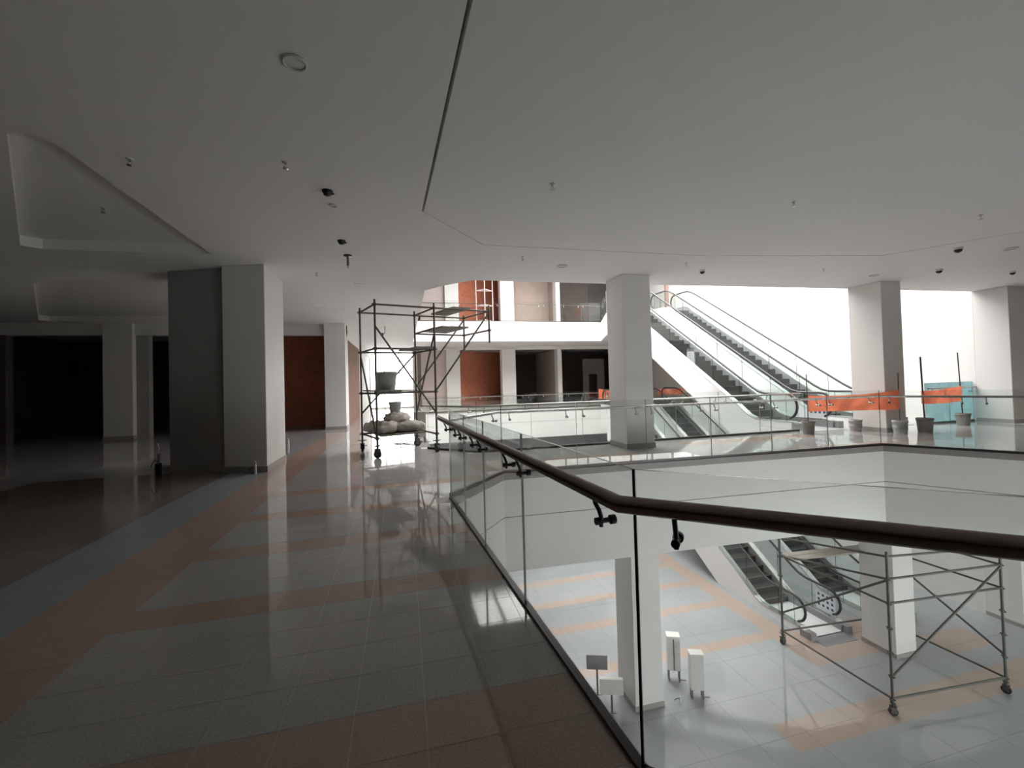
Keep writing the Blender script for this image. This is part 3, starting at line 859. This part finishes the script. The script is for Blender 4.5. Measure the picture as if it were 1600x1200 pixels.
u1 = (B - A).normalized(); E_ = B + u1 * 1.42; F_ = Cc + u1 * 1.36
org = (A + B + Cc + D) / 4
sc1 = thing('scaffold_tower', 'dark steel rolling scaffold tower with a cantilevered bay, on the walkway', 'scaffold', org)
def R(p, z): return (p.x - org.x, p.y - org.y, z)
cm1 = coupler_mesh(scaf_m)
for p in (A, B, Cc, D):
    pipe(sc1, 'standard', R(p, .3), R(p, 3.44), .023)
    caster(sc1, p.x - org.x, p.y - org.y, random.uniform(0, 3), scaf_m)
    for z in (.42, 1.39, 2.37, 3.33): add_coupler(sc1, cm1, R(p, z))
pipe(sc1, 'standard', R(E_, 2.55), R(E_, 3.48), .023); pipe(sc1, 'standard', R(F_, 2.45), R(F_, 3.40), .023)
for p in (E_, F_):
    for z in (2.86, 3.33): add_coupler(sc1, cm1, R(p, z))
for z in (1.39, 2.37, 3.33, .42):
    for a, b in ((A, B), (D, Cc), (A, D), (B, Cc)):
        if z == .42 and (a, b) in ((A, B),): continue
        pipe(sc1, 'ledger', R(a, z), R(b, z))
for a, b in ((B, E_), (Cc, F_), (E_, F_)): pipe(sc1, 'ledger', R(a, 3.33), R(b, 3.33))
for a, b in ((Cc, F_), (E_, F_), (B, Cc)): pipe(sc1, 'ledger', R(a, 2.86), R(b, 2.86))
pipe(sc1, 'brace', R(A, 2.86), R(B, .90)); pipe(sc1, 'brace', R(Cc, 2.36), R(D, .9))
pipe(sc1, 'brace', R(D, 2.3), R(A, .36)); pipe(sc1, 'brace', R(B, 2.75), R(Cc, .85))
pipe(sc1, 'brace', R(E_, 3.3), R(B, 1.40)); pipe(sc1, 'brace', R(F_, 3.28), R(Cc, 1.5))
def lerp(a, b, t): return a + (b - a) * t
def boards(parent, p, q, r_, s, z, n, m, name='plank'):
    """n boards laid across from edge p-q to edge r-s"""
    for k in range(n):
        t0 = (k + .5) / n
        plank(parent, name, R(lerp(p, q, t0), z + .03 + .004 * k), R(lerp(r_, s, t0), z + .03 + .006 * (n - k)), (q - p).length / n - .012, .03, m)
boards(sc1, lerp(B, E_, .12), lerp(B, E_, .62), lerp(Cc, F_, .12), lerp(Cc, F_, .62), 2.89, 3, plank_m)
boards(sc1, lerp(B, E_, .32), lerp(B, E_, .66), lerp(Cc, F_, .32), lerp(Cc, F_, .66), 3.36, 2, plank_m)
boards(sc1, lerp(A, B, .68), lerp(A, B, 1.0), lerp(D, Cc, .68), lerp(D, Cc, 1.0), 2.40, 2, plank_m)
boards(sc1, lerp(A, B, .02), lerp(A, B, .62), lerp(D, Cc, .02), lerp(D, Cc, .62), 1.42, 3, plank_m)
boards(sc1, lerp(A, B, .06), lerp(A, B, .80), lerp(D, Cc, .06), lerp(D, Cc, .80), .45, 4, plank_m)

# things standing on the scaffold
def bucket(name, label, loc, r, h, m, fill=None, cat='bucket', band=None, rz=0, handle=True, tilt=0):
    t = thing(name, label, cat, loc, rz)
    t.rotation_euler = (tilt, 0, rz)
    prof = [(r * .80, 0), (r * .86, h * .3), (r * .95, h * .82), (r * .97, h * .84), (r * 1.04, h * .86), (r * 1.04, h * .90), (r, h * .92), (r * 1.01, h), (r * .96, h), (r * .93, h * .86), (r * .8, h * .06)]
    MB().lathe(prof, 26).build('shell', m, t)
    if fill is not None: MB().lathe([(r * .93, h * .80), (r * .5, h * .83), (.01, h * .84)], 22).build('filling', fill, t)
    if band is not None: MB().lathe([(r * .905, h * .3), (r * .96, h * .62), (r * .955, h * .62), (r * .9, h * .3)], 26, caps=False).build('label_band', band, t)
    if handle:
        pts = [(r * 1.03 * math.cos(a), -.02 - r * .25 * math.sin(a), h * .88 - r * .55 * math.sin(a)) for a in [math.pi * k / 12 for k in range(13)]]
        MB().tube(pts, .004, 6).build('handle', leg_m, t)
    return t
pb = lerp(lerp(A, B, .30), lerp(D, Cc, .30), .5)
bucket('mixing_tub', 'grey-green tub standing on the middle boards of the scaffold tower', (pb.x, pb.y, 1.456), .25, .42, tub_m, cat='tub', handle=False)
def sack(label, loc, sx, sy, sz, rz, tilt, seed):
    rnd = random.Random(seed); bm = bmesh.new()
    bmesh.ops.create_icosphere(bm, subdivisions=4, radius=1)
    ph = [rnd.uniform(0, 6) for _ in range(6)]
    for v in bm.verts:
        x, y, z = v.co
        f = lambda c, e: math.copysign(abs(c) ** e, c)
        x, y, z = f(x, .65), f(y, .65), f(z, .85)
        w = 1 + .07 * math.sin(3.1 * x + ph[0]) * math.sin(2.7 * y + ph[1])
        z *= w * (1 - .25 * (x * x)) + .10 * math.sin(5 * x + ph[2]) * math.cos(4 * y + ph[3])
        z += .13 * math.sin(9 * x + 6 * y + ph[4]) + .08 * math.sin(13 * y - 8 * x + ph[5]) + .05 * math.sin(21 * x + 17 * y + ph[1])
        x *= 1 + .06 * math.sin(6 * y + ph[2]) + .05 * math.sin(7 * z + ph[0]); y *= 1 + .08 * math.sin(5 * x + ph[3])
        if z < -.75: z = -.75
        v.co = (x * sx, y * sy, (z + .75) * sz)
    for f_ in bm.faces: f_.smooth = True
    me = bpy.data.meshes.new('sack'); bm.to_mesh(me); bm.free()
    t = thing('cement_sack', label, 'sack', loc, rz, 'sacks on the scaffold'); t.rotation_euler = (tilt, 0, rz)
    new_obj('body', me, t, sack_m)
    MB().tube([(sx * .98, -sy * .5, sz * .6), (sx * 1.04, 0, sz * .66), (sx * .98, sy * .5, sz * .6)], .014, 6).build('tied_end', sack_m, t)
    return t
ub = (D - A).normalized()
ang1 = math.atan2(u1.y, u1.x)
def on_sc(a, b, z): p = A + u1 * a + ub * b; return (p.x, p.y, z)
sack('pale sack slumped over the left end of the lowest scaffold boards', on_sc(.30, .35, .50), .30, .24, .15, ang1 + .5, 0, 1)
sack('pale sack lying flat along the front of the lowest scaffold boards', on_sc(.82, .34, .50), .36, .22, .13, ang1 - .1, 0, 2)
sack('pale sack at the rear of the lowest scaffold boards', on_sc(.75, .85, .50), .36, .24, .14, ang1 + .1, 0, 3)
sack('bulging sack on top of the pile on the scaffold', on_sc(.62, .55, .70), .30, .22, .13, ang1 + .2, 0, 4)
sack('crumpled sack hanging over the left edge of the pile on the scaffold', on_sc(.16, .75, .50), .22, .26, .14, ang1 - .6, 0, 5)
bucket('bucket', 'small grey bucket standing on top of the sacks inside the scaffold tower', on_sc(.60, .62, .90), .145, .27, bucket_w, handle=True)

# electrical boxes on legs
def leg_box(label, loc, rz, w, d, h, leg, m=box_m, split=False, group=None):
    t = thing('electrical_box', label, 'box', loc, rz, group)
    bevel(MB().box(-w / 2, w / 2, -d / 2, d / 2, leg, leg + h).build('cabinet', m, t), .008)
    if split: MB().box(-.012, .012, -d / 2 - .006, -d / 2 + .002, leg + .01, leg + h - .05).build('door_seam', leg_m, t)
    for sx in (-1, 1):
        for sy in (-1, 1):
            x = sx * (w / 2 - .03); y = sy * (d / 2 - .03)
            MB().box(x - .014, x + .014, y - .014, y + .014, 0, leg + .01).build('leg', leg_m, t)
        x = sx * (w / 2 - .03)
        MB().box(x - .02, x + (.16 if sx > 0 else .03), -.02, .02, 0, .015).build('foot', leg_m, t)
    MB().box(-w / 2 - .006, w / 2 + .006, -d / 2 - .006, d / 2 + .006, leg + h, leg + h + .012).build('lid', m, t)
    return t
leg_box('grey-white electrical box on legs behind the scaffold tower', (.42, 11.95, 0), .1, .30, .22, .66, .16, m=box_grey)
leg_box('tall white box with a dark centre seam, on legs beside the lower column', (6.23, 9.40, ZL), -.45, .30, .22, .80, .27, split=True, group='boxes on the lower floor')
leg_box('tall plain white box on legs, nearer to the viewer on the lower floor', (6.38, 8.75, ZL), -.35, .30, .20, .80, .20, group='boxes on the lower floor')
def plate_sign(label, loc, rz, m, z0, z1, w):
    t = thing('plate_stand', label, 'stand', loc, rz, 'plate stands on the lower floor')
    bevel(MB().box(-w / 2, w / 2, -.05, .05, z0, z1).build('plate', m, t), .006)
    MB().box(-.02, .02, .0, .04, 0, z1 - .02).build('post', leg_m, t)
    MB().box(-.10, .10, -.02, .03, 0, .012).build('foot', leg_m, t)
    for k in range(5): MB().box(-.006, .006, -.003, .002, .08 + k * .07, .11 + k * .07).build('slot', black_m, t)
    return t
plate_sign('dark grey rectangular plate on a single post, lower floor', (4.24, 9.45, ZL), -.35, sign_dark, .60, .93, .48)
plate_sign('white rectangular plate on a perforated post in front of the lower column', (4.30, 8.85, ZL), -.35, box_m, .42, .75, .50)

# lower scaffold
a2, b2, c2 = Vector((9.88, 9.78, 0)), Vector((9.98, 7.12, 0)), Vector((13.05, 6.90, 0)); dd = a2 + c2 - b2
o2 = (a2 + c2) / 2
sc2 = thing('scaffold_tower', 'galvanised scaffold tower standing on the lower floor by the escalators', 'scaffold', (o2.x, o2.y, ZL))
def R2(p, z): return (p.x - o2.x, p.y - o2.y, z)
cm2 = coupler_mesh(scaf2_m)
tops = {0: 2.95, 1: 3.46, 2: 3.3, 3: 2.95}
for i, p in enumerate((a2, b2, c2, dd)):
    pipe(sc2, 'standard', R2(p, .3), R2(p, tops[i]), .028, scaf2_m)
    caster(sc2, p.x - o2.x, p.y - o2.y, random.uniform(0, 3), scaf2_m)
    for z in (.35, .82, 1.32, 1.84, 2.36, 2.88): add_coupler(sc2, cm2, R2(p, z))
def P2(name, a, za, b, zb): pipe(sc2, name, R2(a, za), R2(b, zb), .024, scaf2_m)
P2('ledger', a2, .35, b2, .35); P2('ledger', b2, .35, c2, .35); P2('ledger', c2, .35, dd, .35); P2('ledger', a2, .35, dd, .35)
for z in (2.36, 2.88, 3.36): P2('ledger', b2, z, c2, min(z, 3.28))
P2('ledger', a2, 2.88, b2, 3.36); P2('ledger', a2, 2.40, b2, 2.88); P2('ledger', a2, 2.40, b2, 2.36); P2('ledger', dd, 2.88, c2, 2.88); P2('ledger', dd, 2.36, c2, 2.36)
P2('ledger', a2, 2.88, dd, 2.88)
P2('brace', a2, .84, b2, 2.86); P2('brace', b2, .80, c2, 2.84); P2('brace', dd, 2.40, c2, .86)
pl_a = lerp(a2, b2, .10)
for k in range(2):
    q0 = a2 + Vector((-.02, -.15 - .22 * k, 0)); q1 = q0 + (c2 - b2) * .98
    plank(sc2, 'plank', R2(q0, 2.47), R2(q1, 2.47), .20, .04, plank2_m)

# ------------------------------------------------------------------ orange barriers
def net_mat():
    m = bpy.data.materials.new('orange_net'); m.use_nodes = True
    nt = m.node_tree; b = nt.nodes['Principled BSDF']; b.inputs['Roughness'].default_value = .55
    uv = nt.nodes.new('ShaderNodeTexCoord')
    sp = nt.nodes.new('ShaderNodeSeparateXYZ'); nt.links.new(uv.outputs['UV'], sp.inputs[0])
    v = nt.nodes.new('ShaderNodeTexVoronoi'); v.inputs['Scale'].default_value = 26; v.inputs['Randomness'].default_value = .4
    nt.links.new(uv.outputs['UV'], v.inputs['Vector'])
    lt = nt.nodes.new('ShaderNodeMath'); lt.operation = 'LESS_THAN'; lt.inputs[1].default_value = .24; nt.links.new(v.outputs['Distance'], lt.inputs[0])
    cp = nt.nodes.new('ShaderNodeMath'); cp.operation = 'COMPARE'; cp.inputs[1].default_value = .11; cp.inputs[2].default_value = .055; nt.links.new(sp.outputs['Y'], cp.inputs[0])
    mu = nt.nodes.new('ShaderNodeMath'); mu.operation = 'MULTIPLY'; nt.links.new(lt.outputs[0], mu.inputs[0]); nt.links.new(cp.outputs[0], mu.inputs[1])
    mx = nt.nodes.new('ShaderNodeMix'); mx.data_type = 'RGBA'; mx.inputs[6].default_value = (.97, .27, .15, 1); mx.inputs[7].default_value = (.45, .08, .04, 1)
    nt.links.new(mu.outputs[0], mx.inputs[0])
    n = nt.nodes.new('ShaderNodeTexNoise'); n.inputs['Scale'].default_value = 7
    m2 = nt.nodes.new('ShaderNodeMix'); m2.data_type = 'RGBA'; m2.blend_type = 'MULTIPLY'; m2.inputs[0].default_value = .2
    nt.links.new(mx.outputs[2], m2.inputs[6]); nt.links.new(n.outputs['Fac'], m2.inputs[7]); nt.links.new(m2.outputs[2], b.inputs['Base Color'])
    tl = nt.nodes.new('ShaderNodeBsdfTranslucent'); nt.links.new(m2.outputs[2], tl.inputs[0])
    ms = nt.nodes.new('ShaderNodeMixShader'); ms.inputs[0].default_value = .45
    nt.links.new(b.outputs[0], ms.inputs[1]); nt.links.new(tl.outputs[0], ms.inputs[2])
    nt.links.new(ms.outputs[0], nt.nodes['Material Output'].inputs[0])
    return m
net_m = net_mat()
def net(label, p, q, z_top, z_bot, sag, seed, over=.05):
    """sheet hung between two poles; p,q plan points, z pairs for each end"""
    rnd = random.Random(seed); n, k = 30, 8
    P, Q = Vector((*p, 0)), Vector((*q, 0)); d = (Q - P).normalized(); s = Vector((-d.y, d.x, 0))
    vs = []; uvs = []
    L = (Q - P).length
    for i in range(n + 1):
        t = i / n
        zt = z_top[0] + (z_top[1] - z_top[0]) * t - sag[0] * 4 * t * (1 - t)
        zb = z_bot[0] + (z_bot[1] - z_bot[0]) * t - sag[1] * 4 * t * (1 - t)
        for j in range(k + 1):
            w = j / k
            off = .03 * math.sin(5 * t * L + w * 3 + seed) + .018 * math.sin(13 * t * L - 5 * w)
            b = P + (Q - P) * t + s * (off * min(1, 6 * t, 6 * (1 - t)))
            vs.append((b.x, b.y, zb + (zt - zb) * w)); uvs.append((t * L, w * .42))
    fs = [(i * (k + 1) + j, (i + 1) * (k + 1) + j, (i + 1) * (k + 1) + j + 1, i * (k + 1) + j + 1) for i in range(n) for j in range(k)]
    me = bpy.data.meshes.new('barrier_net'); me.from_pydata(vs, [], fs)
    ul = me.uv_layers.new(name='uv')
    for l in me.loops: ul.data[l.index].uv = uvs[l.vertex_index]
    for f_ in me.polygons: f_.use_smooth = True
    o = new_obj('barrier_net', me, None, net_m)
    return tag(o, label, 'net')
def rod(label, p, z0, top, z1, r=.014):
    o = MB().tube([(0, 0, 0), (top[0] - p[0], top[1] - p[1], z1 - z0)], r, 8).build('steel_rod', rod_m)
    o.location = (p[0], p[1], z0)
    return tag(o, label, 'rod', 'rods set in buckets')
b1, b2_, b3, b4 = (10.22, 9.06), (12.16, 8.22), (12.86, 8.12), (15.28, 8.72)
bucket('bucket', 'cement grey bucket at the left end of the longer orange net', (*b1, 0), .155, .34, bucket_m, concrete_m)
bucket('bucket', 'worn white bucket with a dark band in front of the right column', (*b2_, 0), .16, .33, bucket_w, concrete_m, band=sign_dark)
bucket('bucket', 'cement grey bucket right of the column, under the short orange net', (*b3, 0), .175, .36, bucket_m, concrete_m)
bucket('bucket', 'grey bucket by the blue filmed balustrade', (*b4, 0), .165, .34, bucket_m, concrete_m)
bucket('bucket', 'scuffed white bucket on the floor beside the escalator foot and right column', (11.75, 9.02, 0), .155, .31, bucket_w, concrete_m, band=sign_dark)
rod('dark rod standing in the bucket at the left end of the longer net', b1, .10, b1, 1.56, .011)
rod('dark rod in the bucket in front of the right column', b2_, .10, b2_, 1.53, .011)
rod('thick dark rod just right of the column', b3, .10, (12.80, 8.12), 1.92, .018)
rod('slightly leaning rod in the bucket by the blue film', b4, .10, (15.17, 8.72), 2.05, .014)
net('longer orange barrier net stretched from the left bucket to the column', (b1[0], b1[1] - .02), (b2_[0] - .01, b2_[1] - .02), (1.00, 1.10), (.58, .60), (.06, .0), 1)
net('shorter orange barrier net hung between two tall rods', (b3[0] - .13, b3[1] - .03), (b4[0] - .05, b4[1] - .03), (1.05, 1.12), (.72, .68), (.03, .02), 3)
# distant nets across the void
net('small orange net on the far main level edge, left of the middle column', (11.1, 23.3), (12.9, 23.0), (1.05, .85), (.45, .45), (.05, .02), 5)
net('small orange net on the upper level beside the escalator landing', (11.0, 21.6), (11.6, 21.6), (6.45, 6.45), (5.75, 5.75), (.02, .02), 6)
net('small orange net right of the middle column on the far main level', (14.3, 22.2), (16.0, 22.2), (.95, .95), (.62, .60), (.03, .02), 7)

# ------------------------------------------------------------------ pale ladder scaffold on the upper level
lt = thing('ladder_scaffold', 'pale painted scaffold frame on the upper level before the brick', 'scaffold', (4.85, 26.6, ZU))
for x, y in ((-.3, 0), (.15, -.5), (.75, 0)):
    MB().tube([(x, y, 0), (x, y, 3.9)], .03, 8).build('standard', ladder_m, lt)
for z in (.4, 1.35, 2.3, 3.2):
    for a, b in (((-.3, 0), (.15, -.5)), ((.15, -.5), (.75, 0)), ((-.3, 0), (.75, 0))):
        MB().tube([(a[0], a[1], z), (b[0], b[1], z)], .025, 8).build('rung', ladder_m, lt)

# ------------------------------------------------------------------ ceiling fixtures
def downlight(x, y, r, label):
    t = thing('downlight', label, 'ceiling light', (x, y, H), group='round ceiling downlights')
    MB().lathe([(r * .82, -.002), (r, -.004), (r * 1.02, -.014), (r * .9, -.02), (r * .8, -.012)], 28, caps=False).build('trim_ring', lamp_white, t)
    MB().lathe([(r * .84, -.006), (r * .4, -.008), (.002, -.008)], 28).build('diffuser', lamp_white, t)
def sprinkler(x, y, label, z=H):
    t = thing('sprinkler', label, 'sprinkler', (x, y, z), group='ceiling sprinklers')
    MB().lathe([(.034, -.001), (.034, -.006), (.012, -.008)], 14).build('escutcheon', lamp_white, t)
    mb = MB().tube([(0, 0, -.005), (0, 0, -.03)], .010, 8)
    mb.tube([(-.014, 0, -.03), (-.016, 0, -.05), (0, 0, -.066)], .003, 6).tube([(.014, 0, -.03), (.016, 0, -.05), (0, 0, -.066)], .003, 6)
    mb.build('frame', steel, t)
    mb = MB().lathe([(.026, -.066), (.026, -.069), (.004, -.069)], 14)
    mb.build('deflector', steel, t)
downlight(-.71, 3.37, .085, 'round white ceiling light nearest the viewer, upper left')
downlight(-.83, 5.95, .05, 'small white ceiling disc beside the dark detector')
downlight(3.22, 8.29, .11, 'round ceiling light left of the middle column top')
downlight(11.66, 5.78, .11, 'round ceiling light near the right edge of the picture')
downlight(11.17, 7.98, .10, 'round ceiling light left of the right column top')
for x, y, l in ((-2.63, 5.13, 'sprinkler beside the triangular ceiling recess'), (-1.14, 4.91, 'sprinkler between the recess and the folded slot'), (1.79, 4.85, 'sprinkler just right of the folded ceiling slot'),
                (5.24, 4.73, 'sprinkler in the middle of the right ceiling'), (8.64, 4.60, 'sprinkler near the right edge of the ceiling'), (2.24, 7.80, 'small far sprinkler left of the round light'),
                (5.73, 7.72, 'small far sprinkler right of the middle column top'), (9.25, 7.66, 'small far sprinkler above the escalator void'), (-1.67, 9.55, 'sprinkler right of the large left column')):
    sprinkler(x, y, l)
sprinkler(-3.9, 7.0, 'sprinkler inside the triangular ceiling recess', H + .16)
def detector(x, y, label, r=.06, m=black_m):
    t = thing('smoke_detector', label, 'detector', (x, y, H), group='dark detectors under the left ceiling')
    MB().lathe([(r, -.001), (r, -.02), (r * .85, -.03)], 20).build('base', m, t)
    MB().lathe([(r * .8, -.03), (r * .7, -.055), (r * .35, -.065), (.002, -.066)], 20).build('head', m, t)
    MB().box(r * .5, r * 1.25, -.01, .01, -.045, -.03).build('tab', m, t)
detector(-.83, 5.53, 'dark detector on the left ceiling, nearer one', .062)
detector(-.91, 7.39, 'dark detector on the left ceiling, farther one', .062)
t = thing('pendant_tube', 'short dark pendant tube hanging from the left ceiling', 'pendant', (-.91, 8.20, H))
MB().lathe([(.07, -.001), (.07, -.015), (.02, -.02)], 18).build('canopy', black_m, t)
MB().tube([(0, 0, -.015), (0, 0, -.19)], .022, 12).build('tube', leg_m, t)
MB().tube([(0, 0, -.19), (0, 0, -.24)], .014, 10).build('tip', lamp_white, t)
def camera_dome(x, y, label, r=.075):
    t = thing('dome_camera', label, 'camera', (x, y, H), group='dome cameras on the ceiling')
    MB().lathe([(r, -.001), (r, -.03), (r * .9, -.04)], 22).build('housing', lamp_white, t)
    MB().lathe([(r * .85, -.04)] + [(r * .85 * math.cos(a), -.04 - r * .8 * math.sin(a)) for a in [math.pi / 2 * k / 6 for k in range(1, 6)]] + [(.002, -.04 - r * .8)], 22).build('dome', black_m, t)
camera_dome(10.47, 5.93, 'dark dome camera above the right column, near the slot')
camera_dome(12.21, 7.29, 'small dome camera right of the right column top', .07)
camera_dome(6.47, 8.17, 'small dome camera right of the middle column top', .06)
camera_dome(14.44, 7.15, 'small dome camera by the right edge column', .06)
def hatch(x, y, w, d, label, rz=0):
    t = thing('ceiling_hatch', label, 'hatch', (x, y, H), rz, 'ceiling access hatches')
    for a in ((-w, w, -d, -d + .02), (-w, w, d - .02, d), (-w, -w + .02, -d, d), (w - .02, w, -d, d)): MB().box(*a, -.006, -.0005).build('frame_bar', lamp_white, t)
    MB().box(-w + .024, w - .024, -d + .024, d - .024, -.004, -.0005).build('door', ceil_m, t)
hatch(-4.1, 9.15, .4, .3, 'square ceiling hatch between the triangular recess and the left column')
hatch(-2.1, 14.1, .4, .3, 'square ceiling hatch over the far walkway')
hatch(-.92, 10.6, .12, .16, 'small ceiling grille above the scaffold tower')

# ------------------------------------------------------------------ conduit stubs by the left column
def stub(label, loc, hs, pot):
    t = thing('conduit_stub', label, 'conduit', loc, 0, 'conduit stubs in the floor')
    MB().tube([(0, 0, 0), (0, 0, hs * .7)], .022, 10).build('pipe', lamp_white if not pot else leg_m, t)
    MB().tube([(0, 0, hs * .7), (.01, .01, hs * .85), (-.01, 0, hs)], .008, 6).build('cable', lamp_white, t)
    MB().tube([(0, 0, hs * .45), (-.06, 0, hs * .52), (-.11, .02, hs * .40), (-.13, .02, hs * .30)], .008, 6).build('cable', black_m, t)
    if pot: MB().tube([(0, 0, 0), (0, 0, hs * .42)], .05, 14).build('sleeve', black_m, t)
    return t
stub('dark pipe stub with loose cable left of the left pier', (-4.35, 9.25, 0), .62, True)
stub('short conduit stub in front of the large left column', (-2.66, 8.88, 0), .24, False)
stub('thin conduit stub on the floor beyond the left column', (-3.0, 12.7, 0), .22, False)
stub('small conduit stub on the lower floor between the white boxes', (5.9, 8.7, ZL), .2, False)

t = thing('hanging_sensor', 'small dark sensor hanging from the far corridor ceiling', 'sensor', (-.65, 17.84, H))
MB().lathe([(.06, -.001), (.06, -.02), (.015, -.025)], 14).build('canopy', lamp_white, t)
MB().tube([(0, 0, -.02), (0, 0, -.28), (-.12, 0, -.28)], .014, 8).build('arm', leg_m, t)
MB().box(-.16, -.05, -.04, .04, -.36, -.27).build('body', black_m, t)
cab = MB().tube([(.10 + .35 * math.cos(a) * (1 + .15 * math.sin(3 * a)), 11.75 + .16 * math.sin(a), .010 + .02 * (1 + math.sin(2 * a))) for a in [2 * math.pi * k / 40 for k in range(40)]], .010, 6, closed=True)
tag(cab.build('power_cable', rubber), 'loop of dark power cable on the floor by the box behind the scaffold', 'cable')
